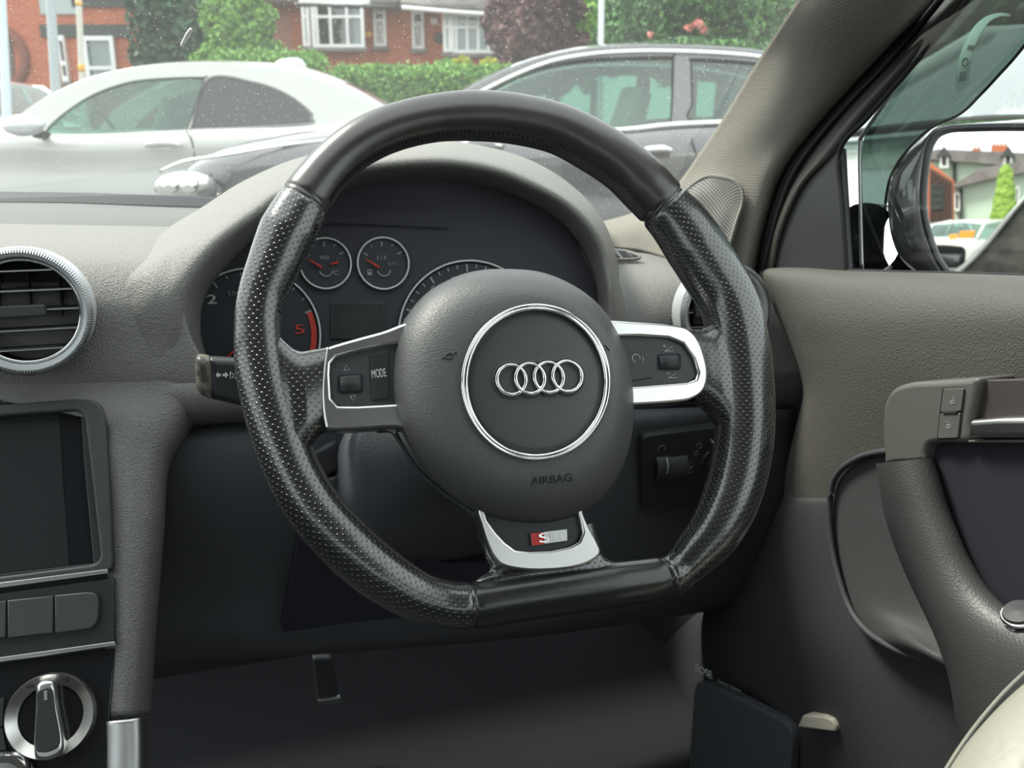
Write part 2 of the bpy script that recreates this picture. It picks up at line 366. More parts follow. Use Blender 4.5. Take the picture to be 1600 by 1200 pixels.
# ------------------------------------------------------------------ the setting: ground, car shell, panes
M['asphalt'] = mat('asphalt', (.12, .12, .12), .95, vary=(3, (.17, .17, .165)))
g = 90; me = bpy.data.meshes.new('ground'); me.from_pydata([(-g, -g, -.02), (g, -g, -.02), (g, 3, -.02), (-g, 3, -.02), (g, 7, .14), (-g, 7, .14), (g, 30, .5), (-g, 30, .5), (g, g, .8), (-g, g, .8)], [], [(0, 1, 2, 3), (3, 2, 4, 5), (5, 4, 6, 7), (7, 6, 8, 9)])
o = put('ground', me, M['asphalt'], smooth=False); struct(o)
struct(kbox('floor', -.92, .60, -1.7, 1.25, .20, .24, M['carpet']))
struct(kbox('wall_front', -.92, .60, 1.24, 1.27, .22, .86, M['carpet']))
struct(kbox('wall_left', -.94, -.89, -1.7, 1.2, .22, .90, M['doorlow']))
struct(kbox('wall_right', .56, .60, -1.7, -.32, .22, .90, M['doorlow']))
struct(kbox('wall_side', .575, .60, -.33, 1.2, .22, .84, M['carpet']))
struct(kbox('wall_rear', -.92, .60, -1.72, -1.68, .22, 1.0, M['doorlow']))
struct(patch('ceiling', [[K(r, c, z) for r in (-.80, -.5, -.15, .2, .48)] for c, z in ((.34, 1.325), (0, 1.38), (-.6, 1.40), (-1.2, 1.37), (-1.7, 1.28))], M['headliner'], t=.02))
def trim(n, pts, rad, m=None): return struct(tube('trim_%d' % n, pts, rad, m or M['doorlow'], n=30, seg=12))
trim(1, [K(-.91, 1.15, .88), K(-.87, .68, 1.10), K(-.80, .30, 1.32), K(-.79, 0, 1.38)], .035, M['fabric'])
trim(2, [K(-.91, -.15, .88), K(-.87, -.15, 1.1), K(-.79, -.2, 1.36)], .045)
trim(3, [K(.56, -.40, .88), K(.53, -.42, 1.1), K(.47, -.45, 1.36)], .045)
trim(4, [K(-.90, -1.65, .95), K(-.84, -1.5, 1.15), K(-.76, -1.3, 1.36)], .07)
trim(5, [K(.57, -1.65, .95), K(.53, -1.5, 1.15), K(.47, -1.3, 1.36)], .07)
trim(6, [K(-.79, .30, 1.325), K(-.79, -.6, 1.39), K(-.76, -1.4, 1.35)], .03, M['headliner'])
trim(7, [K(.46, .20, 1.325), K(.48, -.6, 1.39), K(.46, -1.4, 1.35)], .03, M['headliner'])
gl_w = glass('windscreen_glass', (.93, .97, .945), dirt=[(430, .20), (190, .10)], film=.045)
gl_s = glass('side_glass', (.90, .96, .93))
rowsW = []
for s in np.linspace(0, 1, 5):
    c = 1.12+( .30-1.12)*s; z = .885+(1.325-.885)*s; b = .15*(1-s)+.06*s
    rowsW.append([K(r, c+b*(1-(((r+.18)/.78)**2)), z+.02*math.sin(math.pi*s)) for r in (-.96+.14*s, -.6, -.2, .2, .60-.13*s)])
struct(patch('window_1', rowsW, gl_w, t=0, nu=24, nv=24))
struct(patch('window_2', [[K(.575-.11*s, c, .86+.50*s+0*c) for c in np.linspace(.95-.75*s, -.38, 4)] for s in (0, .33, .66, 1)], gl_s, t=0, nu=12, nv=12))
struct(patch('window_3', [[K(-.905+.11*s, c, .88+.49*s) for c in np.linspace(.95-.62*s, -.15, 4)] for s in (0, .33, .66, 1)], gl_s, t=0, nu=8, nv=8))
struct(patch('window_4', [[K(r, -1.68+.35*s, 1.0+.34*s) for r in (-.80, -.2, .47)] for s in (0, .5, 1)], gl_s, t=0, nu=8, nv=8))
struct(patch('window_5', [[K(-.905+.11*s, c, .90+.45*s) for c in (-.2, -.9, -1.55)] for s in (0, .5, 1)], gl_s, t=0, nu=8, nv=8))
struct(patch('window_6', [[K(.575-.10*s, c, .90+.45*s) for c in (-.42, -.9, -1.55)] for s in (0, .5, 1)], gl_s, t=0, nu=8, nv=8))
# ------------------------------------------------------------------ dashboard
dash = thing('dashboard', K(-.15, .85, .30), 'grey grained dashboard with arched hood over the dials, behind the steering wheel', 'dashboard')
# smooth shelf below the windscreen and the dark strip at its far edge
patch('shelf', [[(-260, 318, 1.20), (-120, 317, 1.20), (100, 319, 1.18), (300, 326, 1.16), (520, 330, 1.15), (760, 332, 1.15), (880, 340, 1.14)],
                [(-260, 336, 1.06), (-120, 335, 1.06), (100, 337, 1.05), (300, 345, 1.03), (520, 350, 1.02), (760, 350, 1.02), (880, 365, 1.01)],
                [(-260, 362, .965), (-120, 363, .965), (100, 368, .965), (300, 375, .965), (520, 380, .94), (760, 380, .94), (880, 390, .94)]], M['dash_top'], dash, conv=CP, nu=20, nv=50)
patch('demister_strip', [[(-260, 301, 1.22), (100, 303, 1.20), (300, 309, 1.18), (700, 318, 1.17)], [(-260, 318, 1.19), (100, 320, 1.17), (300, 327, 1.15), (700, 336, 1.14)]], M['dark'], dash, conv=CP, nu=6, nv=30)
# face of the dash left of the wheel
fr = []
for y, c, xr in ((353, .958, 300), (360, .925, 300), (372, .87, 305), (392, .81, 300), (420, .775, 290), (470, .752, 285), (530, .744, 300), (600, .7405, 340), (640, .752, 340)):
    fr.append([(x, y+(x/300*5 if y < 400 else 0), c) for x in (-260, -120, 0, 80, 150, 210, 250, xr)])
patch('face', fr, M['dash'], dash, conv=CP, nu=60, nv=50)
# strip running down between the screen and the knee panel
patch('side_strip', [[(-40, 570, .7445), (90, 570, .7445), (200, 570, .744), (275, 570, .746), (310, 575, .76), (330, 580, .79)],
                     [(-40, 615, .7375), (100, 615, .7375), (210, 615, .7368), (278, 618, .737), (300, 630, .748), (318, 640, .78)],
                     [(155, 660, .728), (180, 660, .725), (215, 660, .722), (258, 672, .724), (280, 680, .738), (295, 680, .775)],
                     [(160, 720, .716), (180, 720, .713), (210, 720, .710), (240, 725, .712), (257, 730, .728), (262, 735, .775)],
                     [(168, 820, .694), (183, 820, .691), (208, 820, .688), (236, 822, .692), (250, 824, .710), (254, 826, .76)],
                     [(170, 920, .671), (184, 920, .668), (204, 920, .666), (228, 920, .671), (242, 920, .69), (246, 920, .74)],
                     [(168, 1020, .649), (182, 1020, .646), (200, 1020, .644), (220, 1020, .649), (234, 1020, .668), (238, 1020, .72)],
                     [(166, 1118, .628), (178, 1118, .625), (194, 1118, .623), (212, 1118, .628), (226, 1118, .645), (232, 1118, .70)]], M['dash'], dash, conv=CP, nu=70, nv=40)
# roll under the dials reaching behind the wheel
patch('under_dial_roll', [[(230, 585, .753), (300, 572, .757), (420, 565, .757), (600, 560, .76), (980, 550, .785)],
                 [(230, 610, .738), (300, 605, .738), (420, 602, .742), (600, 598, .745), (980, 590, .775)],
                 [(240, 640, .737), (300, 636, .737), (420, 630, .742), (600, 625, .745), (980, 618, .775)],
                 [(262, 662, .745), (310, 652, .747), (420, 647, .752), (600, 640, .757), (980, 634, .785)],
                 [(275, 680, .775), (320, 664, .775), (420, 658, .78), (600, 650, .785), (980, 644, .81)]], M['dash'], dash, conv=CP, nu=30, nv=50)
# hood over the dials: outer edge, crest, lip, inside
HO = [((222, 650, .765), (262, 640, .765), (300, 630, .775), (325, 625, .85)), ((222, 600, .7445), (262, 592, .744), (300, 580, .762), (325, 575, .83)), ((200, 540, .7465), (250, 530, .742), (289, 525, .752), (312, 525, .83)),
      ((195, 470, .7545), (246, 460, .745), (291, 472, .752), (315, 475, .84)), ((210, 420, .778), (262, 410, .765), (309, 428, .755), (335, 435, .85)),
      ((250, 368, .893), (300, 368, .80), (348, 376, .765), (372, 395, .86)), ((318, 325, .97), (350, 322, .85), (402, 331, .785), (420, 350, .87)),
      ((385, 283, 1.0), (410, 287, .87), (440, 304, .80), (452, 328, .88)), ((470, 248, 1.02), (488, 256, .89), (512, 278, .81), (515, 305, .89)),
      ((570, 230, 1.03), (575, 238, .90), (582, 260, .82), (582, 290, .90)), ((687, 222, 1.04), (687, 230, .91), (687, 253, .825), (687, 288, .91)),
      ((780, 236, 1.04), (776, 246, .91), (770, 265, .83), (762, 300, .91)), ((850, 263, 1.03), (842, 273, .91), (830, 288, .83), (815, 320, .91)),
      ((908, 305, 1.02), (898, 313, .90), (880, 316, .83), (855, 345, .91)), ((942, 348, .98), (932, 352, .88), (918, 354, .83), (885, 378, .91)),
      ((960, 395, .93), (952, 398, .87), (941, 398, .83), (908, 415, .91)), ((972, 445, .87), (960, 448, .84), (950, 452, .82), (920, 460, .91)),
      ((1000, 500, .84), (972, 500, .825), (949, 500, .82), (922, 505, .91)), ((1020, 570, .82), (985, 570, .815), (948, 570, .82), (920, 575, .91))]
patch('hood', HO, M['dash'], dash, conv=CP, nu=120, nv=26, t=.003)
# face right of the dials up to the door
patch('right_face', [[(935, 385, 1.02), (965, 386, 1.01), (1010, 388, 1.0), (1060, 402, .97), (1120, 416, .94), (1165, 428, .90), (1188, 438, .88)],
                     [(945, 405, .95), (970, 405, .94), (1010, 408, .93), (1062, 415, .91), (1120, 424, .89), (1170, 440, .87), (1196, 450, .85)],
                     [(955, 440, .87), (980, 438, .865), (1015, 438, .86), (1065, 438, .85), (1120, 440, .84), (1180, 455, .83), (1210, 470, .82)],
                     [(965, 490, .835), (990, 490, .83), (1020, 490, .825), (1065, 490, .82), (1120, 490, .812), (1190, 500, .805), (1230, 510, .80)],
                     [(975, 560, .825), (1000, 560, .822), (1030, 560, .818), (1070, 560, .812), (1120, 560, .808), (1200, 560, .798), (1247, 565, .795)],
                     [(985, 600, .826), (1000, 600, .824), (1030, 600, .82), (1070, 598, .815), (1120, 596, .81), (1200, 592, .80), (1254, 588, .795)],
                     [(985, 640, .85), (1000, 640, .85), (1030, 638, .845), (1070, 636, .84), (1120, 634, .835), (1200, 634, .825), (1252, 634, .82)],
                     [(985, 650, .92), (1000, 650, .92), (1030, 648, .92), (1070, 646, .91), (1120, 644, .91), (1200, 644, .90), (1250, 644, .89)]], M['dash'], dash, conv=CP, nu=60, nv=50)
# dark knee panel below
patch('knee_panel', [[(240, 660, .80), (300, 655, .79), (420, 652, .785), (600, 648, .785), (800, 645, .79), (1000, 642, .80), (1120, 638, .80), (1240, 640, .81)],
                     [(240, 690, .758), (300, 682, .755), (420, 675, .757), (600, 670, .765), (800, 665, .775), (1000, 656, .785), (1120, 650, .795), (1240, 655, .81)],
                     [(245, 740, .750), (300, 735, .748), (420, 725, .75), (600, 720, .765), (800, 715, .775), (1000, 700, .79), (1120, 695, .80), (1235, 700, .815)],
                     [(240, 820, .755), (300, 815, .752), (420, 810, .755), (600, 805, .77), (800, 800, .78), (1000, 785, .795), (1120, 780, .805), (1230, 785, .82)],
                     [(235, 930, .77), (300, 930, .765), (420, 925, .768), (600, 920, .78), (800, 910, .79), (1000, 890, .81), (1120, 880, .825), (1220, 870, .84)],
                     [(228, 1000, .775), (300, 1000, .77), (420, 1000, .772), (600, 990, .782), (800, 975, .795), (1000, 950, .82), (1110, 935, .84), (1190, 920, .86)],
                     [(226, 1025, .80), (300, 1022, .795), (420, 1020, .797), (600, 1008, .81), (800, 992, .825), (1000, 965, .85), (1110, 948, .87), (1190, 930, .89)],
                     [(226, 1040, .90), (300, 1030, .90), (420, 1025, .90), (600, 1012, .92), (800, 996, .94), (1000, 970, .95), (1110, 952, .96), (1190, 934, .97)]], M['knee'], dash, conv=CP, nu=60, nv=50)
kp = carplane(560, 900, .745, -4)
plate('opening_shade', kp, [(470, 818), (700, 880), (800, 880), (790, 935), (700, 958), (560, 972), (438, 990), (444, 960)], [], -.012, .004, M['black'], dash, bev=.001, rnd=.006)  # black plate laid over the knee panel for the shade in the recess
# demister slots on the corner
dv = Pl(CP(975, 398, .925), R, Z*.8-F*.35)
vt = thing('demister_vent', CP(975, 398, .945), 'small slotted demister vent in the grey dash corner beside the pillar', 'vent')
plate('vent_frame', dv, smooth_px([(905, 385), (945, 386), (985, 391), (1002, 399), (995, 404), (965, 405), (905, 405)], 60), [], .0, .003, M['dash'], vt, bev=.0008)
for a in (925, 947, 966): plate('vent_slot', dv, [(a, 391), (a+12, 392), (a+22, 402), (a+8, 402)], [], .0025, .0035, M['black'], vt, bev=.0001)
plate('vent_slot', dv, [(982, 394), (998, 400), (990, 402)], [], .0025, .0035, M['black'], vt, bev=.0001)
# ------------------------------------------------------------------ instrument cluster
cl = thing('instrument_cluster', CP(600, 540, .86), 'dark instrument cluster with ringed dials under the dash hood', 'instrument cluster')
cp = carplane(600, 480, .855, 12)
plate('back_panel', cp, smooth_px([(300, 590), (292, 500), (310, 432), (350, 390), (410, 345), (450, 318), (515, 292), (600, 275), (700, 272), (780, 283), (835, 305), (880, 345), (905, 390), (925, 430), (935, 500), (935, 590), (800, 640), (600, 650), (400, 640)], 120), [], -.02, 0, M['cluster'], cl)
tube('crease', [cp.px(x, y, .003) for x, y in ((306, 420), (345, 385), (395, 368), (470, 352), (560, 350), (700, 356))], .0009, M['dark'], cl, n=40, seg=6)
def dial(cx, cy, rpx, name='dial'):
    u, v = cp.uv(cx, cy); r = abs(cp.uv(cx+rpx, cy)[0]-u)
    f = lathe(name, cp, u, v, [(r*1.02, -.001), (r*1.02, .003), (r*.985, .0035), (r*.96, .002), (0.0001, .002)], M['dial'], cl, n=72)
    torus('chrome_ring', cp, u, v, r, .0045, .0009, M['print'], f, n=90, seg=8)
    return f, u, v, r
def ticks(f, u, v, r, a0, a1, n, big, m, l=.06, w=.0006):
    for i in range(n+1):
        a = R_(a0+(a1-a0)*i/n); L = l*1.8 if i % big == 0 else l; d = Vector((math.cos(a), math.sin(a))); q = Vector((-d.y, d.x))*(w*(1.5 if i % big == 0 else 1))
        pts = [(u+d.x*r*(.96-L)+s*q.x, v+d.y*r*(.96-L)+s*q.y) for s in (-1, 1)]+[(u+d.x*r*.955+s*q.x, v+d.y*r*.955+s*q.y) for s in (1, -1)]
        yield pts
def tick_mesh(f, lists, m, h=.0032, name='tick_marks'):
    vs = []; fs = []
    for p in lists:
        b = len(vs); vs += [tuple(cp.w(x, y, h)) for x, y in p]; fs.append(list(range(b, b+len(p))))
    me = bpy.data.meshes.new(name); me.from_pydata(vs, [], fs); return put(name, me, m, f, smooth=False)
f1, u, v, r = dial(394, 524, 106)
tick_mesh(f1, ticks(f1, u, v, r, 222, 20, 16, 4, None), M['dimprint'])
arc = [[(u+r*k*math.cos(R_(a)), v+r*k*math.sin(R_(a))) for a, k in ((a0, .87), (a0, .95), (a0+1.8, .95), (a0+1.8, .87))] for a0 in [18-2*i for i in range(22)]]
tick_mesh(f1, arc, M['red'], name='red_zone')
text('numeral', '1', cp, (303, 526), (313, 525), .0032, M['print'], f1, hgt=.0088)
text('numeral', '2', cp, (324, 475), (339, 474), .0032, M['print'], f1, hgt=.0082)
text('numeral', '5', cp, (461, 522), (476, 521), .0032, M['red'], f1, hgt=.0085)
text('unit_text', '1/min', cp, (358, 462), (386, 460), .0032, M['dimprint'], f1, hgt=.0045)
tube('needle', [cp.px(350, 562, .006), cp.px(396, 524, .006)], [.0008, .0016], M['red'], f1, n=8, seg=8)
lathe('needle_cap', cp, u, v, [(.010, .002), (.010, .008), (.008, .010), (.0001, .010)], M['black'], f1, n=32)
f2, u, v, r = dial(735, 522, 108)
tick_mesh(f2, ticks(f2, u, v, r, 222, -42, 32, 4, None), M['dimprint'])
text('numeral', '60', cp, (673, 457), (692, 456), .0032, M['dimprint'], f2, hgt=.007)
text('numeral', '80', cp, (705, 442), (727, 441), .0032, M['dimprint'], f2, hgt=.006)
text('numeral', '40', cp, (652, 500), (671, 499), .0032, M['dimprint'], f2, hgt=.007)
lathe('needle_cap', cp, u, v, [(.010, .002), (.010, .008), (.008, .010), (.0001, .010)], M['black'], f2, n=32)
for cx, tx in ((508, ('90', 'C')), (598, ('1/2', '1/1'))):
    f, u, v, r = dial(cx, 412, 39.5, 'small_dial')
    tick_mesh(f, ticks(f, u, v, r*.9, 150, 30, 4, 2, None, l=.12, w=.0004), M['dimprint'])
    text('numeral', tx[0], cp, (cx-8, 406), (cx+6, 405), .0032, M['dimprint'], f, hgt=.0036)
    if cx < 550:
        text('numeral', 'C', cp, (cx+14, 430), (cx+22, 429), .0032, M['dimprint'], f, hgt=.0042)
        tube('red_mark', [cp.px(cx+8, 413, .004), cp.px(cx+20, 410, .004)], .0012, M['red'], f, n=5, seg=6)
    else:
        text('numeral', '1/1', cp, (cx+10, 415), (cx+20, 414), .0032, M['dimprint'], f, hgt=.0034)
        plate('fuel_icon', cp, [(cx-24, 421), (cx-17, 421), (cx-17, 430), (cx-24, 430)], [[(cx-22.5, 422.5), (cx-18.5, 422.5), (cx-18.5, 425), (cx-22.5, 425)]], .003, .0034, M['dimprint'], f, bev=.00005)
    tube('needle', [cp.px(cx-27, 405, .006), cp.px(cx-5, 418, .006)], [.0006, .0013], M['red'], f, n=6, seg=8)
    a = [(u+.0062*math.cos(R_(q)), v-.006+.0062*math.sin(R_(q))) for q in range(190, 355, 8)]
    tube('hub_arc', [cp.w(x, y, .005) for x, y in a], .0005, M['alud'], f, n=20, seg=6)
plate('display', cp, [(517, 473), (600, 473), (604, 530), (517, 530)], [], .0, .002, M['screen'], cl, bev=.0005, rnd=.001)
# ------------------------------------------------------------------ air vents
def air_vent(cx, cy, c, rad, tilt, swing, label):
    pl = carplane(cx, cy, c, tilt, swing)
    t = thing('air_vent', pl.w(0, -rad, 0), label, 'air vent', 'round dashboard air vents')
    lathe('silver_ring', pl, 0, 0, [(rad*.98, -.012), (rad*1.0, .002), (rad*.985, .010), (rad*.95, .0125), (rad*.86, .0115), (rad*.835, .009), (rad*.83, -.004)], M['ventring'], t, n=120)
    G = []; n = 150; vs = []; fs = []     # knurled band round the ring
    for i in range(n):
        a = 2*math.pi*i/n; d = 2*math.pi/n*.28
        for k, h in ((.995, .0088), (.905, .0130)):
            for s in (-1, 1): vs.append(tuple(pl.w(rad*k*math.cos(a+s*d), rad*k*math.sin(a+s*d), h)))
        for k, h in ((1.004, .0105), (.915, .0142)):
            for s in (-1, 1): vs.append(tuple(pl.w(rad*k*math.cos(a+s*d), rad*k*math.sin(a+s*d), h)))
        b = i*8; fs += [(b+4, b+5, b+7, b+6), (b, b+4, b+6, b+2), (b+1, b+3, b+7, b+5), (b, b+1, b+5, b+4), (b+2, b+6, b+7, b+3)]
    me = bpy.data.meshes.new('knurling'); me.from_pydata(vs, [], fs); put('knurling', me, M['alud'], t, smooth=False)
    torus('inner_ring', pl, 0, 0, rad*.80, .006, .0012, M['chrome'], t, n=90)
    lathe('duct', pl, 0, 0, [(rad*.84, .006), (rad*.82, .004), (rad*.80, -.03), (.0001, -.032)], M['gloss'], t, n=64)
    for k in range(5):
        v = rad*(.62-.31*k); hw = math.sqrt(max((rad*.79)**2-v*v, 0)); 
        if abs(k-2) == 0: pass
        s = box('slat', pl.w(-hw, v-.0008, -.016), pl.X*(2*hw), pl.Y*.0018, pl.N*.017, M['satin2'], t, bev=.0004)
        box('slat_edge', pl.w(-hw, v-.0004, .0012), pl.X*(2*hw), pl.Y*.0009, pl.N*.0004, M['alud'], s)
    for k in (-.45, 0, .45): box('rear_vane', pl.w(rad*k-.0006, -rad*.65, -.026), pl.X*.0012, pl.Y*rad*1.3, pl.N*.008, M['black'], t)
    plate_uv('slider', pl, rounded([(-rad*.62, -.0045), (rad*.30, -.0045), (rad*.30, .0045), (-rad*.62, .0045)], .002), [], .0, .006, M['satin2'], t, bev=.0015)
    return t
air_vent(41, 485, .728, .0470, 4, 0, 'round silver-ringed air vent above the screen, left of the steering wheel')
air_vent(1127, 486, .792, .0495, 4, -3, 'round silver-ringed air vent beside the door, half hidden by the wheel rim')
# ------------------------------------------------------------------ centre stack
tiltS = -22
def stackc(y): return .7315-(y-620)*.000225
sp_ = Pl(CP(90, 760, stackc(760)+.002), R, (CP(90, 620, stackc(620))-CP(90, 1100, stackc(1100))).normalized().cross(-R))
if sp_.N.dot(F) > 0: sp_ = Pl(sp_.O, R, -sp_.N)
sc = thing('infotainment_screen', sp_.px(-40, 900), 'switched-off infotainment screen in a grey bezel below the round air vent', 'screen')
plate('bezel', sp_, [(-300, 655), (125, 622), (158, 628), (166, 660), (172, 760), (178, 893), (-300, 955)], [[(-290, 672), (130, 640), (140, 720), (158, 880), (-290, 938)]], -.012, .003, M['satin2'], sc, bev=.002, rnd=.008)
plate('bezel_inner', sp_, [(-292, 670), (132, 636), (144, 720), (161, 884), (-292, 940)], [[(-280, 676), (126, 642), (131, 720), (146, 880), (-280, 928)]], -.011, -.002, M['satin'], sc, bev=.0008)
plate('screen_glass', sp_, [(-290, 668), (136, 634), (150, 760), (160, 886), (-290, 940)], [], -.02, -.0075, M['gloss'], sc)
plate('display', sp_, [(-200, 664), (92, 648), (99, 760), (108, 884), (-200, 918)], [], -.0076, -.0068, M['screen'], sc, bev=.0001)
plate('silver_trim', sp_, [(-300, 948), (168, 889), (169, 896), (-300, 959)], [], .0, .0045, M['alud'], sc, bev=.0006)
bp_ = thing('button_panel', sp_.px(-40, 1010), 'dark panel with a row of blank grey buttons under the screen', 'button panel')
plate('panel', sp_, [(-300, 968), (178, 903), (180, 1008), (-300, 1070)], [], -.012, .001, M['satin'], bp_, bev=.001)
def brow(a, b, r=0):
    f = lambda x, y: (x, y-(x-0)*.105)
    L = [f(a, 939), f(b, 939), f(b-(2 if r else 0), 998), f(a, 999)]
    uv = [sp_.uv(x, y, .006) for x, y in L]
    if r:
        P = [Vector(q) for q in uv]; uv = [tuple(P[0])]+rounded([uv[0], uv[1], uv[2], uv[3]], .009)[7:21]+[tuple(P[3])]
    plate_uv('button', sp_, uv, [], .0, .006, M['satin2'], bp_, bev=.0012)
brow(-160, -75); brow(-73, 9); brow(11, 83); brow(85, 155, 1)
plate('silver_trim', sp_, [(-300, 1068), (179, 1002), (180, 1009), (-300, 1078)], [], -.002, .003, M['alu'], bp_, bev=.0008)
cc = thing('climate_control_unit', sp_.px(-40, 1250), 'black climate control panel under the silver trim, carrying the big dial', 'climate panel')
plate('panel', sp_, [(-300, 1080), (180, 1013), (172, 1110), (166, 1260), (-300, 1300)], [], -.014, -.003, M['gloss'], cc, bev=.001)
plate('side_button', sp_, [(-60, 1095), (6, 1090), (4, 1135), (-60, 1140)], [], -.003, -.001, M['satin'], cc, bev=.0004)
plate('side_button', sp_, [(-60, 1143), (4, 1138), (10, 1172), (-60, 1176)], [], -.003, -.001, M['satin'], cc, bev=.0004)
def knob(cx, cy, rpx, label):
    u, v = sp_.uv(cx, cy); r = abs(sp_.uv(cx+rpx, cy)[0]-u); k = thing('climate_dial', sp_.px(cx, cy), label, 'dial', 'climate control dials')
    lathe('silver_ring', sp_, u, v, [(r*1.0, -.003), (r*.995, .004), (r*.96, .006), (r*.72, .0015), (r*.70, -.002)], M['alu'], k, n=96)
    lathe('well', sp_, u, v, [(r*.71, .0005), (r*.70, -.001), (.0001, -.001)], M['gloss'], k, n=64)
    L = [(-.20, .78), (.16, .80), (.24, .2), (.34, -.55), (.30, -.84), (.10, -.95), (-.12, -.95), (-.30, -.84), (-.30, -.4), (-.24, .3)]
    q = lambda s: [(u+r*x*s, v+r*(y*s)) for x, y in catmull(L, 60, True)]
    h = plate_uv('grip', sp_, q(1.0), [], -.001, .014, M['alu'], k, bev=.003)
    plate_uv('grip_inlay', sp_, q(.80), [], .013, .0152, M['satin'], h, bev=.0008)
    plate_uv('pointer', sp_, [(u-r*.035, v+r*.62), (u+r*.035, v+r*.62), (u+r*.035, v+r*.40), (u-r*.035, v+r*.40)], [], .0152, .0155, M['dimprint'], h, bev=.00002)
    for s, a, b in (('-', (-.46, .72), (-.32, .76)), ('+', (.30, .80), (.48, .80))):
        for dx, dy in (((b[0]-a[0])/2, .02),)+(((0.02, .09),) if s == '+' else ()):
            cx_, cy_ = u+r*(a[0]+b[0])/2, v+r*(a[1]+b[1])/2
            plate_uv('symbol', sp_, [(cx_-r*dx, cy_-r*dy), (cx_+r*dx, cy_-r*dy), (cx_+r*dx, cy_+r*dy), (cx_-r*dx, cy_+r*dy)], [], .0035, .0056, M['darkprint'], k, bev=.00002)
    return k
knob(80, 1118, 71, 'round silver climate dial with an upright grip, below the button row')
u, v = sp_.uv(8, 1216); k2 = thing('lower_knob', sp_.px(8, 1216), 'edge of a chromed knob in the bottom left corner, below the climate dial', 'knob')
lathe('knob_ring', sp_, u, v, [(.018, -.003), (.018, .006), (.016, .009), (.012, .009), (.011, .005)], M['chrome'], k2, n=64)
lathe('knob_face', sp_, u, v, [(.0115, .004), (.011, .006), (.0001, .007)], M['alud'], k2, n=48)
# aluminium console blade at the bottom
cb = patch('console_trim', [[(163, 1129, .628), (170, 1127, .622), (200, 1124, .620), (222, 1121, .626), (232, 1121, .66)], [(163, 1180, .617), (171, 1180, .611), (202, 1178, .609), (224, 1175, .615), (236, 1175, .65)],
        [(163, 1280, .597), (172, 1280, .590), (204, 1280, .588), (226, 1280, .595), (238, 1280, .63)]], M['alud'], conv=CP, nu=20, nv=30)
tag(cb, 'satin silver console side trim at the bottom, below the grey dash strip', 'trim')
# ------------------------------------------------------------------ light switch panel right of the column
lp = carplane(1070, 735, .782, -8)
ls = thing('light_switch_panel', lp.px(1060, 797), 'dark headlight switch panel behind the right side of the wheel rim', 'switch panel')
plate('panel', lp, [(1004, 682), (1125, 667), (1170, 664), (1170, 790), (1095, 795), (1004, 798)], [], -.01, .003, M['satin'], ls, bev=.001, rnd=.008)
for a, b, mm in ((1025, 1040, 'satin2'), (1043, 1068, 'satin2')):
    x0, y0 = lp.uv(a, 715, .003); x1, y1 = lp.uv(b, 748, .003); cv = (y0+y1)/2; rr = abs(y0-y1)*.52
    G = [[tuple(lp.w(x, cv+rr*math.sin(q), .002+rr*.55*math.cos(q))) for q in np.linspace(-1.5, 1.5, 24)] for x in (x0, x0+.0006, x1-.0006, x1)]
    put('thumbwheel', grid_mesh('t', G), M[mm], ls)
tube('white_line', [lp.px(1042, 716, .006), lp.px(1044, 730, .011), lp.px(1040, 748, .006)], .0006, M['print'], ls, n=14, seg=6)
for x in (1029, 1044, 1058): plate('notch', lp, [(x-4, 750), (x+4, 750), (x+4, 754), (x-4, 754)], [], .003, .004, M['satin2'], ls, bev=.0002)
def arcline(pl, cx, cy, rp, a0, a1, h, rad, m, par, name='icon', n=14):
    u, v = pl.uv(cx, cy, h); r = abs(pl.uv(cx+rp, cy, h)[0]-u)
    return tube(name, [pl.w(u+r*math.cos(R_(a)), v+r*math.sin(R_(a)), h) for a in np.linspace(a0, a1, 12)], rad, m, par, n=n, seg=5)
arcline(lp, 1034, 701, 5, -50, 230, .0034, .0003, M['dimprint'], ls); arcline(lp, 1080, 726, 4, 60, 330, .0034, .0003, M['dimprint'], ls); arcline(lp, 1080, 735, 4, 60, 330, .0034, .0003, M['dimprint'], ls)
arcline(lp, 1092, 697, 4, -90, 200, .0034, .0003, M['dimprint'], ls); arcline(lp, 1088, 708, 3, 0, 330, .0034, .0003, M['dimprint'], ls)
u, v = lp.uv(1132, 728, .003)
lathe('switch_well', lp, u, v, [(.030, .0025), (.029, .0045), (.026, .004), (.0001, .0035)], M['satin'], ls, n=64)
plate('switch_grip', lp, smooth_px([(1119, 693), (1124, 700), (1122, 722), (1117, 738), (1113, 736), (1117, 715), (1116, 698)], 40), [], .004, .018, M['alu'], ls, bev=.0015)
# ------------------------------------------------------------------ steering column and stalk
colm = thing('column_shroud', CP(640, 800, .70), 'dark steering column shroud behind the wheel hub', 'steering column')
def shroud(c, cx, cy, w, hh): return [CP(cx+w*math.cos(a)*(1 if abs(math.cos(a)) < .99 else 1), cy-hh*math.copysign(abs(math.sin(a))**.7, math.sin(a)), c) for a in np.linspace(0, 2*math.pi, 48, endpoint=False)]
ring_loft('shroud', [shroud(.63, 680, 720, 120, 100), shroud(.66, 676, 735, 135, 118), shroud(.70, 670, 745, 145, 125), shroud(.78, 680, 760, 150, 120)], M['knee'], colm, cap0=True)
tube('shroud_seam', [CP(565, 683, .655), CP(575, 720, .652), CP(595, 770, .655), CP(640, 820, .66)], .0009, M['satin2'], colm, n=20, seg=6)
tube('ignition_barrel', [CP(521, 742, .70), CP(530, 765, .70)], [.006, .006], M['satin2'], colm, n=6, seg=14)
tube('adjuster', [CP(500, 700, .71), CP(520, 735, .705)], [.014, .012], M['dark'], colm, n=8, seg=14)
stp = carplane(340, 597, .66, 5)
st = thing('indicator_stalk', stp.px(372, 620), 'black indicator stalk with arrow symbols and a worn pale tip, left of the wheel', 'stalk')
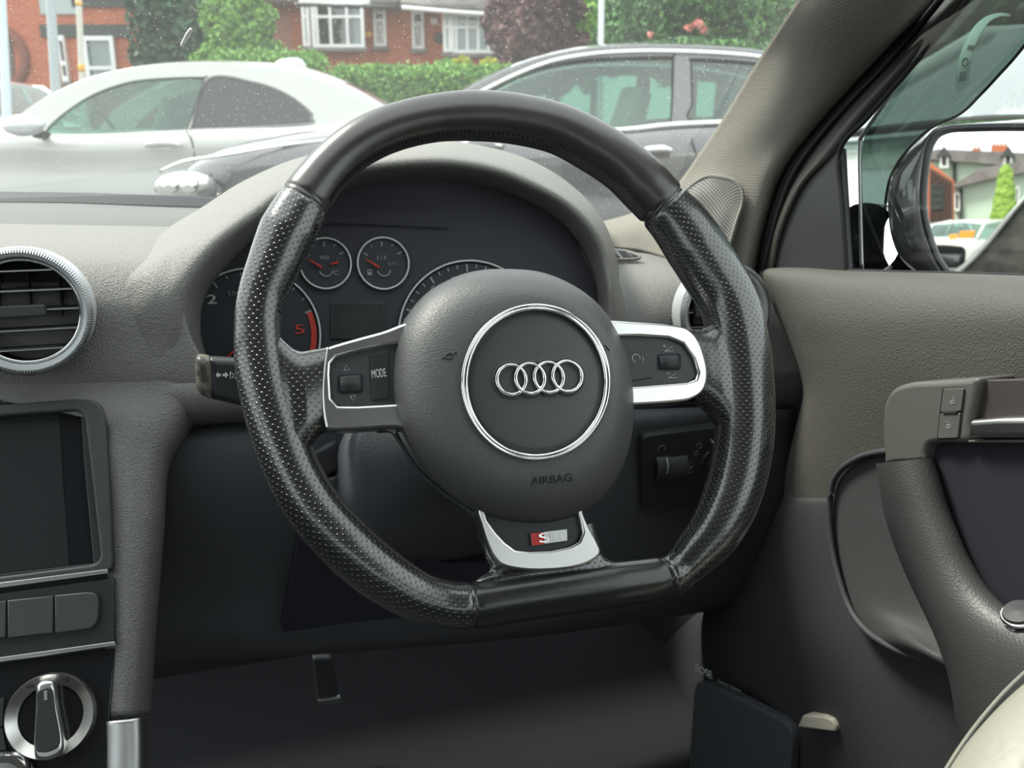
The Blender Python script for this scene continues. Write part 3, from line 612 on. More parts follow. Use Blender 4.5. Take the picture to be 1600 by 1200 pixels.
plate('stalk_body', stp, [(326, 559), (375, 562), (520, 568), (520, 640), (395, 640), (372, 635), (328, 624), (325, 600)], [], -.016, .0, M['satin'], st, bev=.005, rnd=.003)
plate('stalk_tip', stp, [(304, 563), (310, 557), (330, 560), (333, 600), (331, 627), (312, 618), (306, 605)], [], -.018, .002, mat('worn_plastic', (.05, .048, .044), .4, vary=(120, (.16, .145, .12), .06)), st, bev=.005, rnd=.003)
for x in (339, 349): plate('arrow', stp, ([(x-2, 586), (x+2, 581), (x+2, 584), (x+6, 584), (x+6, 588), (x+2, 588), (x+2, 591)] if x < 345 else [(x-1, 584), (x+3, 584), (x+3, 581), (x+8, 586), (x+3, 591), (x+3, 588), (x-1, 588)]), [], .0, .0004, M['print'], st, bev=.00005)
arcline(stp, 361, 587, 4, -80, 80, .0004, .0003, M['print'], st, 'lamp_symbol')
join_tubes('lamp_symbol', [[stp.px(360, 581, .0004), stp.px(360, 593, .0004)], [stp.px(367, 583, .0004), stp.px(371, 580, .0004)], [stp.px(367, 590, .0004), stp.px(371, 593, .0004)]], .0003, M['print'], st)
# ------------------------------------------------------------------ steering wheel
WT = R_(24); WN = -F*math.cos(WT)+Z*math.sin(WT)
WP = Pl(D(790, 590, .585), R, WN)
sw = thing('steering_wheel', WP.w(0, 0, -.03), 'black leather flat-bottomed steering wheel with perforated grips and silver spokes', 'steering wheel')
ST = [((745, 145), (735, 217)), ((810, 150), (800, 222)), ((875, 165), (868, 238)), ((935, 192), (915, 264)), ((990, 226), (957, 293)), ((1030, 260), (985, 322)), ((1062, 296), (1007, 345)),
      ((1095, 330), (1024, 366)), ((1125, 372), (1043, 394)), ((1152, 417), (1068, 430)), ((1177, 467), (1092, 462)), ((1191, 520), (1106, 498)), ((1200, 570), (1113, 545)), ((1205, 630), (1119, 610)),
      ((1204, 690), (1121, 675)), ((1195, 745), (1113, 730)), ((1178, 795), (1098, 782)), ((1152, 840), (1078, 824)), ((1118, 880), (1058, 848)), ((1083, 912), (1048, 862)), ((1048, 934), (1035, 869)),
      ((960, 951), (958, 878)), ((880, 962), (878, 888)), ((800, 974), (800, 899)), ((737, 985), (735, 908)), ((690, 981), (697, 906)), ((640, 968), (655, 890)), ((578, 937), (610, 855)), ((520, 893), (570, 817)),
      ((463, 832), (530, 773)), ((425, 770), (500, 725)), ((400, 712), (478, 672)), ((380, 645), (458, 615)), ((368, 580), (445, 560)), ((366, 515), (439, 510)), ((372, 455), (446, 468)), ((388, 400), (472, 416)),
      ((405, 350), (494, 374)), ((435, 302), (510, 336)), ((466, 262), (532, 300)), ((505, 222), (562, 268)), ((552, 188), (600, 244)), ((605, 166), (645, 227)), ((672, 150), (690, 219))]
ctr = []; rad = []
for a, b in ST:
    A = WP.px(*a); B = WP.px(*b); ctr.append((A+B)/2); rad.append((A-B).length/2)
n = len(ST); CC = catmull([tuple(p) for p in ctr], n*8, True); RR = np.interp(np.arange(n*8)/8, np.arange(n+1), rad+[rad[0]])
NN = len(CC)
def rim(name, s0, s1, m, scale=1.0, seg=40, ends=True, rfun=None):
    i0, i1 = int(round(s0*8)), int(round(s1*8)); idx = list(range(i0, i1+1)); G = []
    for k, i in enumerate(idx):
        P = Vector(CC[i % NN]); T = Vector(CC[(i+1) % NN]-CC[(i-1) % NN]).normalized(); A = T.cross(WN).normalized()
        r = RR[i % NN]*scale
        dd = min(k, len(idx)-1-k); r *= (1-.10*max(0, 1-dd/1.5)**2) if ends else 1
        if rfun: r *= rfun(i/8)
        G.append([tuple(P+A*(r*math.cos(q))+WN*(r*.93*math.sin(q))) for q in [2*math.pi*j/seg for j in range(seg)]])
    return put(name, grid_mesh(name, G, False, True, cap=True, flip=True), m, sw)
rim('top_grip', n-6+.1, n+6, M['leather'])
rim('side_grip', 6, 20, M['perf'])
bt = rim('bottom_grip', 20, 24, mat('worn_leather', (.022, .022, .023), .22, spec=.6, bump=('noise', 300, .15, .0005)))
rim('side_grip', 24, n-6+.1, M['perf'])
# seam beads along the inner edge
def seam(name, s0, s1, ang, m, rad_=.0006, k=1.0):
    L = []
    for i in range(int(s0*8), int(s1*8)+1):
        P = Vector(CC[i % NN]); T = Vector(CC[(i+1) % NN]-CC[(i-1) % NN]).normalized(); A = T.cross(WN).normalized(); r = RR[i % NN]*k
        L.append(P+A*(r*math.cos(R_(ang)))+WN*(r*.93*math.sin(R_(ang))))
    return L
tA = Vector(CC[1]-CC[-1]).normalized().cross(WN); inward = 1 if tA.dot(WP.O-Vector(CC[0])) > 0 else -1
ia = 0 if inward > 0 else 180; sg = 1 if inward > 0 else -1
def stitches(s0, s1, ang, m, step=3):
    a = seam('', s0, s1, ia+sg*(ang-5), m, k=1.01); b = seam('', s0, s1, ia+sg*(ang+7), m, k=1.015); c = seam('', s0, s1, ia+sg*(ang+1), m, k=1.035)
    L = [[a[i], c[i], b[min(i+1, len(b)-1)]] for i in range(0, len(a), step)]
    join_tubes('stitching', L, .00055, m, sw, seg=5)
stitches(n-5.5, n+5.8, 28, M['black'], 1); stitches(6.3, 11, 28, M['satin'], 1); stitches(14.5, 19.5, 28, M['satin'], 1); stitches(34.5, 37.6, 28, M['satin'], 1)
# leather flares carrying the rim into the spokes
def flare(name, secs, th):
    loops = []
    for k, (p, q) in enumerate(catmull([[a[0], a[1], b[0], b[1]] for a, b in secs], 26)[:, :].reshape(-1, 2, 2)):
        A = WP.px(*p); B = WP.px(*q); c = (A+B)/2; r = (A-B).length/2; d = (A-B).normalized(); t = np.interp(k/25, np.linspace(0, 1, len(th)), th)
        loops.append([tuple(c+d*(r*math.copysign(abs(math.cos(s))**.75, math.cos(s)))+WN*(t*math.copysign(abs(math.sin(s))**.8, math.sin(s)))) for s in [2*math.pi*j/40 for j in range(40)]])
    o = ring_loft(name, loops, M['perf'], sw); me = o.data
    for lp_0 in me.loops:
        q = me.vertices[lp_0.vertex_index].co+sw.location-WP.O; me.uv_layers[0].data[lp_0.index].uv = (q.dot(WP.Y), q.dot(WP.X))
    return o
flare('spoke_cover', [((412, 500), (428, 720)), ((428, 515), (446, 740)), ((446, 535), (464, 732)), ((466, 549), (482, 705)), ((488, 547), (497, 685)), ((512, 543), (512, 674))], [.006, .010, .0135, .0145, .013, .0115])
flare('spoke_cover', [((1165, 470), (1172, 700)), ((1148, 478), (1155, 705)), ((1128, 492), (1138, 695)), ((1108, 508), (1120, 662)), ((1092, 516), (1102, 640)), ((1070, 515), (1082, 628))], [.006, .010, .0135, .014, .013, .0115])
flare('lower_spoke_cover', [((752, 835), (928, 818)), ((758, 870), (936, 850)), ((765, 890), (942, 868)), ((745, 905), (965, 880)), ((715, 930), (1000, 900))], [.004, .005, .006, .008, .006])
# silver spokes with button pads
def pm(L, n=80): return smooth_px(L, n)
lb = [(509, 548), (516, 541), (560, 528), (600, 517), (632, 505), (660, 500), (690, 560), (690, 640), (660, 668), (611, 667), (560, 670), (516, 671), (507, 660), (503, 610)]
plate('spoke_trim', WP, pm(lb, 120), [[(516, 585), (517, 568), (526, 558), (560, 549), (590, 543), (680, 525), (680, 628), (615, 631), (560, 634), (528, 634), (518, 622)]], -.012, .0135, M['alu'], sw, bev=.0017)
pad = plate('button_pad', WP, [(514, 566), (526, 556), (590, 541), (680, 523), (680, 632), (560, 636), (526, 636), (516, 622)], [], -.005, .0105, M['satin2'], sw, bev=.001, rnd=.006)
b = plate('mode_button', WP, [(578, 553), (608, 546), (608, 623), (581, 626)], [], .009, .0118, M['satin'], pad, bev=.0007, rnd=.002)
text('mode_text', 'MODE', WP, (582, 591), (604, 588), .0119, M['print'], b, hgt=.0052)
def roller(x0, x1, y0, y1, pd):
    u0, v0 = WP.uv(x0, y0, .012); u1, v1 = WP.uv(x1, y1, .012); cv = (v0+v1)/2; rr = abs(v0-v1)/2; G = []
    prof = []
    for k in range(73):
        q = math.pi*k/72; r = rr*(1+.03*(1 if (k//2) % 2 else -1)); prof.append((cv+r*math.cos(q), .0095+r*.75*math.sin(q)))
    for x in (u0, u0+.0008, u1-.0008, u1): G.append([tuple(WP.w(x, a, h-(.001 if x in (u0, u1) else 0))) for a, h in prof])
    plate('roller_well', WP, [(x0-2, y0-2), (x1+1, y0-3), (x1+1, y1+2), (x0-2, y1+2)], [], .009, .0112, M['black'], pd, bev=.0003, rnd=.002)
    put('roller', grid_mesh('roller', G), M['satin'], pd)
roller(530, 566, 587, 612, pad)
join_tubes('up_symbol', [[WP.px(*p, .0108) for p in ((537, 579), (541.5, 570), (546, 578), (537, 579))]], .0002, M['print'], pad)
join_tubes('down_symbol', [[WP.px(*p, .0108) for p in ((547, 619), (555.5, 618), (552.5, 627), (547, 619))]], .0002, M['print'], pad)
rb = [(880, 510), (900, 502), (945, 500), (1000, 503), (1050, 507), (1075, 514), (1092, 533), (1103, 565), (1106, 590), (1100, 610), (1085, 622), (1060, 628), (985, 633), (900, 634), (880, 620)]
plate('spoke_trim', WP, pm(rb, 120), [[(905, 525), (1000, 525), (1045, 528), (1068, 537), (1084, 560), (1091, 582), (1088, 592), (1075, 597), (1000, 603), (905, 607)]], -.012, .0135, M['alu'], sw, bev=.0017)
pad = plate('button_pad', WP, [(935, 523), (1000, 523), (1047, 526), (1070, 536), (1087, 560), (1093, 584), (1078, 599), (1000, 605), (935, 608)], [], -.005, .0105, M['satin'], sw, bev=.001, rnd=.006)
b = plate('voice_button', WP, [(965, 529), (1002, 530), (1012, 550), (1020, 590), (992, 595), (975, 595)], [], .009, .0114, M['satin'], pad, bev=.0006, rnd=.002)
arcline(WP, 994, 560, 6, -20, 250, .0116, .00025, M['print'], b, 'voice_symbol'); arcline(WP, 1001, 561, 4, -50, 50, .0116, .0002, M['print'], b, 'voice_symbol')
roller(1030, 1063, 555, 576, pad)
join_tubes('volume_symbol', [[WP.px(*p, .0108) for p in ((1038, 549), (1051, 541), (1051, 548), (1038, 549))], [WP.px(*p, .0108) for p in ((1044, 591), (1057, 584), (1058, 590), (1044, 591))],
    [WP.px(*p, .0108) for p in ((1035, 541), (1040, 541))], [WP.px(*p, .0108) for p in ((1037.5, 538), (1037.5, 544))], [WP.px(*p, .0108) for p in ((1041, 584), (1047, 583))]], .0002, M['print'], pad)
# lower spoke: silver V with a dark inset and badge
vb = [(748, 800), (754, 822), (763, 850), (774, 874), (790, 886), (830, 892), (880, 890), (915, 882), (938, 866), (934, 848), (924, 830), (914, 808), (904, 780), (880, 760), (790, 760), (755, 780)]
plate('lower_trim', WP, pm(vb, 120), [[(757, 790), (762, 812), (776, 832), (790, 847), (806, 859), (830, 861), (860, 860), (890, 854), (905, 846), (911, 832), (906, 812), (896, 775), (770, 772)]], -.010, .0115, M['alu'], sw, bev=.0016)
pp = plate('badge_plate', WP, [(752, 790), (900, 785), (908, 812), (913, 836), (900, 853), (860, 862), (805, 863), (788, 850), (770, 830), (756, 812)], [], -.006, .0075, M['satin'], sw, bev=.001, rnd=.004)
bd = plate('badge', WP, [(829, 833), (886, 827), (887, 845), (831, 853)], [], .0075, .0100, M['alud'], pp, bev=.0003)
plate('badge_red', WP, [(829.5, 833.5), (850, 831.2), (851, 850), (831.5, 852.5)], [], .0100, .0103, M['redbadge'], bd, bev=.00005)
text('badge_letter', 'S', WP, (843, 848), (859, 846), .0104, M['chrome'], bd, hgt=.0058, ext=.0004)
text('badge_text', 'line', WP, (861, 845), (882, 842), .0102, M['alu'], bd, hgt=.0042)
tube('back_cover_edge', [WP.px(x, y, -.006) for x, y in ((590, 668), (612, 672), (625, 690), (650, 730), (690, 768), (730, 795), (752, 815), (765, 850))], [.0035, .0022, .0014, .0012, .0012, .0018, .003, .003], M['satin2'], sw, n=50, seg=10)
tube('trim_tail', [WP.px(x, y, -.004) for x, y in ((560, 662), (590, 661), (612, 666), (620, 676))], [.004, .0045, .004, .0025], M['chrome'], sw, n=20, seg=12)
# airbag cover
OUT = [(785, 420), (840, 424), (885, 440), (925, 466), (957, 503), (979, 550), (990, 600), (991, 650), (983, 700), (965, 745), (935, 783), (900, 806), (862, 817), (820, 818), (775, 810), (738, 796), (700, 770), (665, 735), (638, 695), (620, 655), (612, 610), (613, 560), (622, 520), (641, 486), (670, 455), (710, 433), (745, 423)]
NV = 120; O2 = catmull(OUT, NV, True); cx, cy = 837.5, 597.0
E2 = []
for p in O2:
    a = math.atan2((p[1]-615)/200, (p[0]-803)/190); E2.append((cx+116*math.cos(a), cy+122*math.sin(a)))
E2 = np.array(E2); loops = []
WPx = lambda p, h: tuple(WP.px(p[0], p[1], h))
for s, h, e in ((.0, -.028, 1.0), (.0, -.012, 1.0), (.0, .0, 1.0)): loops.append([WPx(p, h) for p in O2])
for k in range(1, 15):
    t = k/14; s = 1-math.cos(t*math.pi/2)**.9 if t < 1 else 1; h = .0355*math.sin(t*math.pi/2)**.85
    loops.append([WPx(a*(1-s)+b_*s, h) for a, b_ in zip(O2, E2)])
hub = ring_loft('airbag_cover', loops, M['hub'], sw, cap0=True)
def eloop(rx, ry, h, n=96): return [tuple(WP.px(cx+rx*math.cos(2*math.pi*j/n), cy+ry*math.sin(2*math.pi*j/n), h)) for j in range(n)]
ring_loft('emblem_ring', [eloop(118, 124, .0335), eloop(117.5, 123.5, .0368), eloop(115.5, 121.5, .0385), eloop(113, 119, .0385), eloop(112, 118, .0378), eloop(110.5, 116.5, .0388), eloop(108, 114, .0388), eloop(106, 112, .0376), eloop(105, 111, .034)], M['chrome'], sw)
em = ring_loft('emblem_plate', [eloop(108, 114, .0335), eloop(104, 110, .0350), eloop(95, 101, .0358), eloop(50, 53, .0362), eloop(1, 1, .0362)], M['emblem'], sw)
HE = .0366
RC = [(799, 593.5), (828, 591.8), (857.4, 589.8), (886, 588.2)]; lg = []
for i, (x, y) in enumerate(RC):
    u, v = WP.uv(x, y, HE+.001); r = abs(WP.uv(x+21.8, y, HE)[0]-u); lg.append((u, v, r))
    torus('logo_ring', WP, u, v, r, HE+.0014+.0002*(i % 2), .00115, M['chrome'], em, n=64, seg=12, flat=.9)
U = []
for i, (u, v, r) in enumerate(lg):                     # raised lip following the rings' outline
    U.append([(u+r*1.22*math.cos(a), v+r*1.22*math.sin(a)) for a in np.linspace(0, 2*math.pi, 73)])
segs = []
for i, L in enumerate(U):
    run = []
    for p in L:
        ins = any(j != i and math.hypot(p[0]-q[0], p[1]-q[1]) < q[2]*1.215 for j, q in enumerate(lg))
        if not ins: run.append(WP.w(p[0], p[1], HE-.0002))
        elif run: segs.append(run); run = []
    if run: segs.append(run)
join_tubes('logo_lip', [s for s in segs if len(s) > 2], .0007, M['emblem'], em, seg=8)
def domeh(x, y): return .031
from mathutils.bvhtree import BVHTree
hbm = bmesh.new(); hbm.from_mesh(hub.data); HB = BVHTree.FromBMesh(hbm); HOFF = sw.location
def drape(o, lift=.0003):
    for v in o.data.vertices:
        w_ = v.co.copy(); q, nn_, i_, d_ = HB.ray_cast(w_+WN*.1, -WN)
        if q is not None: v.co = q+WN*(lift+max(0, (w_-WP.O+HOFF).dot(WN)-.0399))
    return o
o = text('airbag_text', 'AIRBAG', WP, (834, 757), (899, 751), .0399, M['darkprint'], hub, hgt=.0048, ext=.0002); drape(o)
def horn(x, y, h, f=1):
    join_tubes('horn_symbol', [[WP.px(x+dx*f, y+dy, h) for dx, dy in L] for L in (((-10, 5), (-6, -1), (5, -3)), ((-6, 1), (-2, 5), (4, 4), (7, 0), (4, -4), (-2, -4), (-6, 0)), ((8, -4), (11, -6)), ((10, -8), (12, -3)))], .0004, M['darkprint'], hub)
for a in ((704, 554, .0399, 1), (947, 541, .0399, -1)): horn(*a)
for o in list(hub.children):
    if o.name.startswith('horn_symbol'): drape(o, .0001)
# ------------------------------------------------------------------ pillar trim
pt = thing('pillar_trim', D(1150, 430, .98), 'grey ribbed fabric windscreen pillar trim with a mesh speaker grille at its foot', 'pillar trim')
patch('fabric_cover', [[(1345, -140, .60), (1400, -140, .585), (1460, -140, .575), (1530, -140, .575), (1575, -140, .60)],
      [(1248, 0, .725), (1300, 0, .685), (1365, 0, .66), (1425, 0, .655), (1452, 0, .69)],
      [(1188, 92, .85), (1240, 95, .795), (1295, 98, .765), (1352, 94, .755), (1376, 92, .79)],
      [(1130, 188, .97), (1175, 195, .90), (1225, 200, .86), (1265, 196, .845), (1284, 195, .88)],
      [(1085, 255, 1.05), (1125, 262, .98), (1170, 268, .93), (1212, 265, .90), (1230, 264, .93)],
      [(1056, 300, 1.10), (1098, 310, 1.0), (1145, 320, .955), (1190, 325, .93), (1206, 325, .96)],
      [(1036, 360, 1.12), (1086, 370, 1.0), (1126, 380, .965), (1170, 390, .945), (1188, 390, .97)],
      [(1030, 430, 1.1), (1080, 440, 1.0), (1120, 450, .97), (1158, 455, .95), (1176, 455, .98)]], M['fabric'], pt, conv=D, nu=70, nv=30, flip=False)
patch('corner_cover', [[(900, 352, 1.13), (925, 349, 1.135), (955, 345, 1.14), (1005, 328, 1.145), (1062, 292, 1.12), (1105, 292, 1.0)],
      [(905, 365, 1.08), (930, 365, 1.08), (960, 362, 1.08), (1010, 352, 1.08), (1065, 345, 1.05), (1110, 345, .985)],
      [(920, 390, 1.05), (940, 389, 1.05), (965, 389, 1.05), (1010, 395, 1.05), (1062, 412, 1.02), (1120, 430, .985)]], M['fabric'], pt, conv=D, nu=24, nv=40)
gm = mat('grille_mesh', (.20, .19, .17), .5); gn, gb = nodes(gm); uvn = gn.nodes.new('ShaderNodeUVMap'); gs = []
for off in (0, .5):
    v = gn.nodes.new('ShaderNodeVectorMath'); v.operation = 'MULTIPLY_ADD'; v.inputs[1].default_value = (1/.0034, 1/.0042, 0); v.inputs[2].default_value = (off, off, 0)
    fr_ = gn.nodes.new('ShaderNodeVectorMath'); fr_.operation = 'FRACTION'; sb = gn.nodes.new('ShaderNodeVectorMath'); sb.operation = 'SUBTRACT'; sb.inputs[1].default_value = (.5, .5, 0)
    ln = gn.nodes.new('ShaderNodeVectorMath'); ln.operation = 'LENGTH'
    gn.links.new(uvn.outputs[0], v.inputs[0]); gn.links.new(v.outputs[0], fr_.inputs[0]); gn.links.new(fr_.outputs[0], sb.inputs[0]); gn.links.new(sb.outputs[0], ln.inputs[0]); gs.append(ln.outputs['Value'])
dd = math_n(gn, 'LESS_THAN', math_n(gn, 'MINIMUM', gs[0], gs[1]), .27); mx = gn.nodes.new('ShaderNodeMix'); mx.data_type = 'RGBA'
mx.inputs['A'].default_value = (.20, .19, .17, 1); mx.inputs['B'].default_value = (.006, .006, .006, 1); gn.links.new(dd, mx.inputs['Factor']); gn.links.new(mx.outputs['Result'], gb.inputs['Base Color'])
grr = [[(1070, 302, .975), (1088, 285, .965), (1106, 276, .958), (1128, 277, .945), (1148, 283, .935), (1160, 299, .93)],
       [(1066, 318, .97), (1086, 312, .96), (1106, 308, .952), (1128, 308, .943), (1146, 312, .935), (1159, 320, .93)],
       [(1066, 345, .97), (1086, 345, .96), (1106, 345, .95), (1124, 345, .94), (1140, 345, .935), (1151, 345, .93)],
       [(1072, 385, .965), (1088, 385, .955), (1104, 385, .948), (1118, 385, .94), (1130, 385, .936), (1139, 385, .932)],
       [(1078, 430, .96), (1090, 430, .953), (1102, 430, .946), (1112, 430, .942), (1120, 430, .938), (1126, 430, .935)]]
tube('upper_cover', [D(1435, -95, .60), D(1490, -160, .585), K(.475, .47, 1.26), K(.465, .34, 1.325)], [.030, .036, .040, .036], M['fabric'], pt, n=30, seg=16)
sg = patch('speaker_grille', grr, gm, pt, conv=D, nu=40, nv=30, t=.001)
edge = [grr[k][0] for k in (4, 3, 2, 1)]+grr[0]+[grr[k][-1] for k in (1, 2, 3, 4)]
tube('grille_rim', [D(*p) for p in edge], .0018, M['fabric'], sg, n=60, seg=8)
# ------------------------------------------------------------------ driver's door
dr = thing('driver_door', LP(1500, 1100, .55), 'dark driver door panel with pull handle and grab bar, right of the wheel', 'car door')
RW = .535
L0 = [(1560, -140), (1449, 0), (1373, 92), (1281, 195), (1228, 265), (1203, 330), (1186, 390), (1170, 445)]
L1 = [(1580, -140), (1470, 0), (1394, 92), (1302, 190), (1247, 262), (1221, 322), (1204, 382), (1192, 440)]
L2 = [(1618, -140), (1510, 0), (1428, 96), (1357, 178), (1308, 238), (1262, 280), (1226, 352), (1208, 430)]
def lt(p, r): return [tuple(LP(x, y, r)) for x, y in p]
def strip(name, A, ra, B, rb, m, par, bulge=.006, t=.004):
    mid = [((a[0]+b[0])/2, (a[1]+b[1])/2) for a, b in zip(A, B)]
    return patch(name, [lt(A, ra), lt(mid, (ra+rb)/2-bulge), lt(B, rb)], m, par, nu=12, nv=60, t=t)
strip('door_seal', L0, RW+.012, [((a[0]*.45+b[0]*.55), (a[1]*.45+b[1]*.55)) for a, b in zip(L0, L1)], RW, M['rubber'], dr, .004)
strip('door_seal', [((a[0]*.4+b[0]*.6), (a[1]*.4+b[1]*.6)) for a, b in zip(L0, L1)], RW+.004, L1, RW+.004, M['satin'], dr, .003)
M['frame'] = mat('frame_plastic', (.040, .038, .034), .5)
fi = [(a[0]+(b[0]-a[0])*.28, a[1]+(b[1]-a[1])*.28) for a, b in zip(L1, L2)]
strip('frame_gap', L1, RW+.003, fi, RW+.003, M['rubber'], dr, -.004)
strip('window_frame', fi, RW, L2, RW, M['frame'], dr, .005)
G1 = [(1308, 238), (1322, 428)]
tri = Pl(LP(1270, 380, RW), F*-1, -R)
plate('mirror_cover', tri, [(1312, 232), (1304, 236), (1255, 276), (1216, 350), (1196, 434), (1324, 434)], [], -.006, .002, M['satin'], dr, bev=.002)
tube('window_seal', [LP(x, y, RW-.004) for x, y in ((1600, -125), (1512, 0), (1430, 98), (1359, 180), (1312, 237), (1317, 330), (1323, 428))], .0022, M['rubber'], dr, n=60, seg=8)
tube('window_seal', [LP(x, y, RW-.003) for x, y in ((1318, 425), (1400, 428), (1500, 431), (1640, 436), (1760, 440))], .0034, M['rubber'], dr, n=30, seg=8)
tube('edge_reflection', [LP(x, y, RW+.022) for x, y in ((1590, -100), (1508, 5), (1440, 85), (1352, 205), (1344, 235), (1345, 330), (1347, 420))], .0018, M['alud'], dr, n=60, seg=8)  # bright metal tube drawn for the edge reflection in the side glass
X8 = (1190, 1205, 1250, 1320, 1400, 1500, 1640, 1800)
patch('upper_panel', [[(1196, 424, .555), (1210, 424, .55), (1250, 424, .55), (1320, 428, .55), (1400, 430, .55), (1500, 433, .55), (1640, 438, .55), (1800, 444, .55)],
    [(1188, 428, .535), (1204, 423, .522), (1250, 422, .518), (1320, 427, .518), (1400, 430, .518), (1500, 433, .518), (1640, 438, .518), (1800, 444, .518)],
    [(1194, 440, .525), (1212, 438, .506), (1255, 438, .500), (1320, 442, .498), (1400, 445, .497), (1500, 450, .497), (1640, 455, .497), (1800, 460, .497)],
    [(1216, 490, .522), (1232, 488, .503), (1268, 488, .492), (1330, 490, .488), (1400, 490, .486), (1500, 490, .486), (1640, 490, .486), (1800, 490, .486)],
    [(1240, 545, .522), (1256, 545, .503), (1290, 545, .493), (1340, 545, .488), (1400, 545, .486), (1500, 545, .486), (1640, 545, .486), (1800, 545, .486)],
    [(1258, 610, .525), (1272, 610, .506), (1300, 610, .497), (1345, 610, .492), (1400, 610, .49), (1500, 610, .49), (1640, 610, .49), (1800, 610, .49)],
    [(1246, 670, .53), (1262, 670, .511), (1290, 670, .502), (1340, 670, .497), (1400, 670, .495), (1500, 670, .495), (1640, 670, .495), (1800, 670, .495)],
    [(1232, 730, .535), (1248, 730, .516), (1280, 730, .506), (1340, 730, .502), (1400, 730, .50), (1500, 730, .50), (1640, 730, .50), (1800, 730, .50)],
    [(1226, 788, .54), (1242, 788, .521), (1275, 788, .511), (1340, 788, .507), (1400, 788, .505), (1500, 788, .505), (1640, 788, .505), (1800, 788, .505)]], M['door'], dr, conv=LP, nu=60, nv=60)
patch('lower_panel', [[(1222, 783, .545), (1240, 784, .522), (1275, 786, .511), (1340, 786, .507), (1500, 786, .505), (1800, 786, .505)],
    [(1222, 790, .535), (1242, 791, .512), (1275, 792, .505), (1340, 792, .503), (1500, 792, .502), (1800, 792, .502)],
    [(1160, 900, .56), (1205, 900, .525), (1260, 900, .508), (1340, 900, .505), (1500, 900, .503), (1800, 900, .503)],
    [(1040, 1010, .575), (1130, 1010, .54), (1240, 1010, .51), (1340, 1020, .506), (1500, 1030, .503), (1800, 1040, .503)],
    [(1000, 1120, .58), (1080, 1120, .548), (1230, 1120, .522), (1340, 1130, .515), (1500, 1140, .51), (1800, 1150, .508)],
    [(980, 1260, .585), (1060, 1260, .56), (1230, 1260, .54), (1340, 1270, .53), (1500, 1280, .525), (1800, 1290, .52)]], M['doorlow'], dr, conv=LP, nu=50, nv=50)
patch('pocket', [[(1338, 716, .500), (1352, 709, .499), (1385, 706, .498), (1440, 704, .498)],
    [(1302, 750, .500), (1330, 745, .5005), (1385, 740, .5005), (1450, 740, .5005)],
    [(1299, 820, .500), (1330, 820, .5005), (1390, 820, .5005), (1470, 820, .5005)],
    [(1308, 890, .500), (1340, 888, .4995), (1400, 888, .4995), (1490, 888, .4995)],
    [(1330, 950, .498), (1362, 945, .496), (1420, 950, .496), (1520, 950, .496)],
    [(1358, 985, .494), (1390, 975, .488), (1440, 985, .488), (1540, 1000, .488)],
    [(1395, 1008, .487), (1430, 1010, .472), (1480, 1030, .472), (1560, 1060, .472)],
    [(1480, 1048, .487), (1500, 1052, .476), (1530, 1066, .476), (1580, 1090, .476)]], M['pocket'], dr, conv=LP, nu=50, nv=40)
tube('pocket_rim', [LP(x, y, r) for x, y, r in ((1400, 704, .494), (1370, 707, .494), (1340, 716, .494), (1312, 736, .494), (1299, 765, .494), (1297, 820, .494), (1305, 880, .493), (1325, 945, .491), (1352, 984, .488), (1392, 1011, .485), (1440, 1030, .485), (1500, 1056, .485), (1560, 1085, .485))], .0028, M['doorlow'], dr, n=80, seg=10)
dpl = Pl(LP(1450, 660, .462), -F, -R)
hole = plate('cavity_shade', dpl, [(1405, 600), (1700, 592), (1760, 700), (1760, 1010), (1600, 1010), (1540, 960), (1480, 880), (1430, 760), (1410, 700)], [], -.004, -.002, M['black'], dr, bev=.0005, rnd=.01)  # flat black plate drawn for the shade inside the hole behind the bar
pod = plate('switch_pod', dpl, smooth_px([(1378, 690), (1378, 655), (1381, 630), (1394, 608), (1420, 598), (1460, 595), (1505, 592), (1527, 592), (1524, 620), (1516, 660), (1511, 690), (1480, 692), (1452, 695), (1445, 708), (1440, 722), (1400, 725), (1382, 727), (1380, 710)], 140), [], -.03, .006, M['pod'], dr, bev=.004)
tube('pod_joint', [dpl.px(x, y, .004) for x, y in ((1379, 730), (1410, 723), (1448, 719))], .0012, M['rubber'], dr, n=12, seg=6)
ph = plate('lock_switch', dpl, [(1472, 606), (1507, 605), (1497, 686), (1463, 687)], [], .004, .0064, M['rubber'], pod, bev=.0003, rnd=.002)
plate('lock_button', dpl, [(1473.5, 607.5), (1505.5, 606.5), (1501, 642.5), (1469, 644)], [], .006, .0078, M['pod'], ph, bev=.0005, rnd=.0015)
plate('lock_button', dpl, [(1468.5, 646.5), (1500.5, 645), (1496, 684.5), (1464.5, 685.5)], [], .006, .0078, M['pod'], ph, bev=.0005, rnd=.0015)
plate('switch_light', dpl, [(1473, 643.5), (1495, 643), (1494, 646), (1472, 646.5)], [], .007, .0088, M['dark'], ph, bev=.0004)
def padlock(x, y, open_):
    plate('padlock_icon', dpl, [(x-3, y), (x+3, y-.3), (x+2.5, y+6), (x-3.5, y+6.3)], [[(x-1.6, y+1.6), (x+1.6, y+1.4), (x+1.3, y+4.4), (x-1.8, y+4.6)]], .0078, .0081, M['dimprint'], ph, bev=.00004)
    arcline(dpl, x-(3 if open_ else 0), y-1, 2.5, 0, 180, .008, .0002, M['dimprint'], ph)
padlock(1488, 625, 0); padlock(1482, 663, 1)
cup = plate('handle_recess', dpl, [(1529, 594), (1760, 588), (1760, 662), (1514, 660)], [], -.01, -.001, mat('recess_brown', (.055, .045, .042), .45), dr, bev=.001, rnd=.003)
tube('recess_line', [dpl.px(x, y, .0005) for x, y in ((1535, 602), (1529, 630), (1525, 655))], .0006, M['dimprint'], cup, n=10, seg=6)
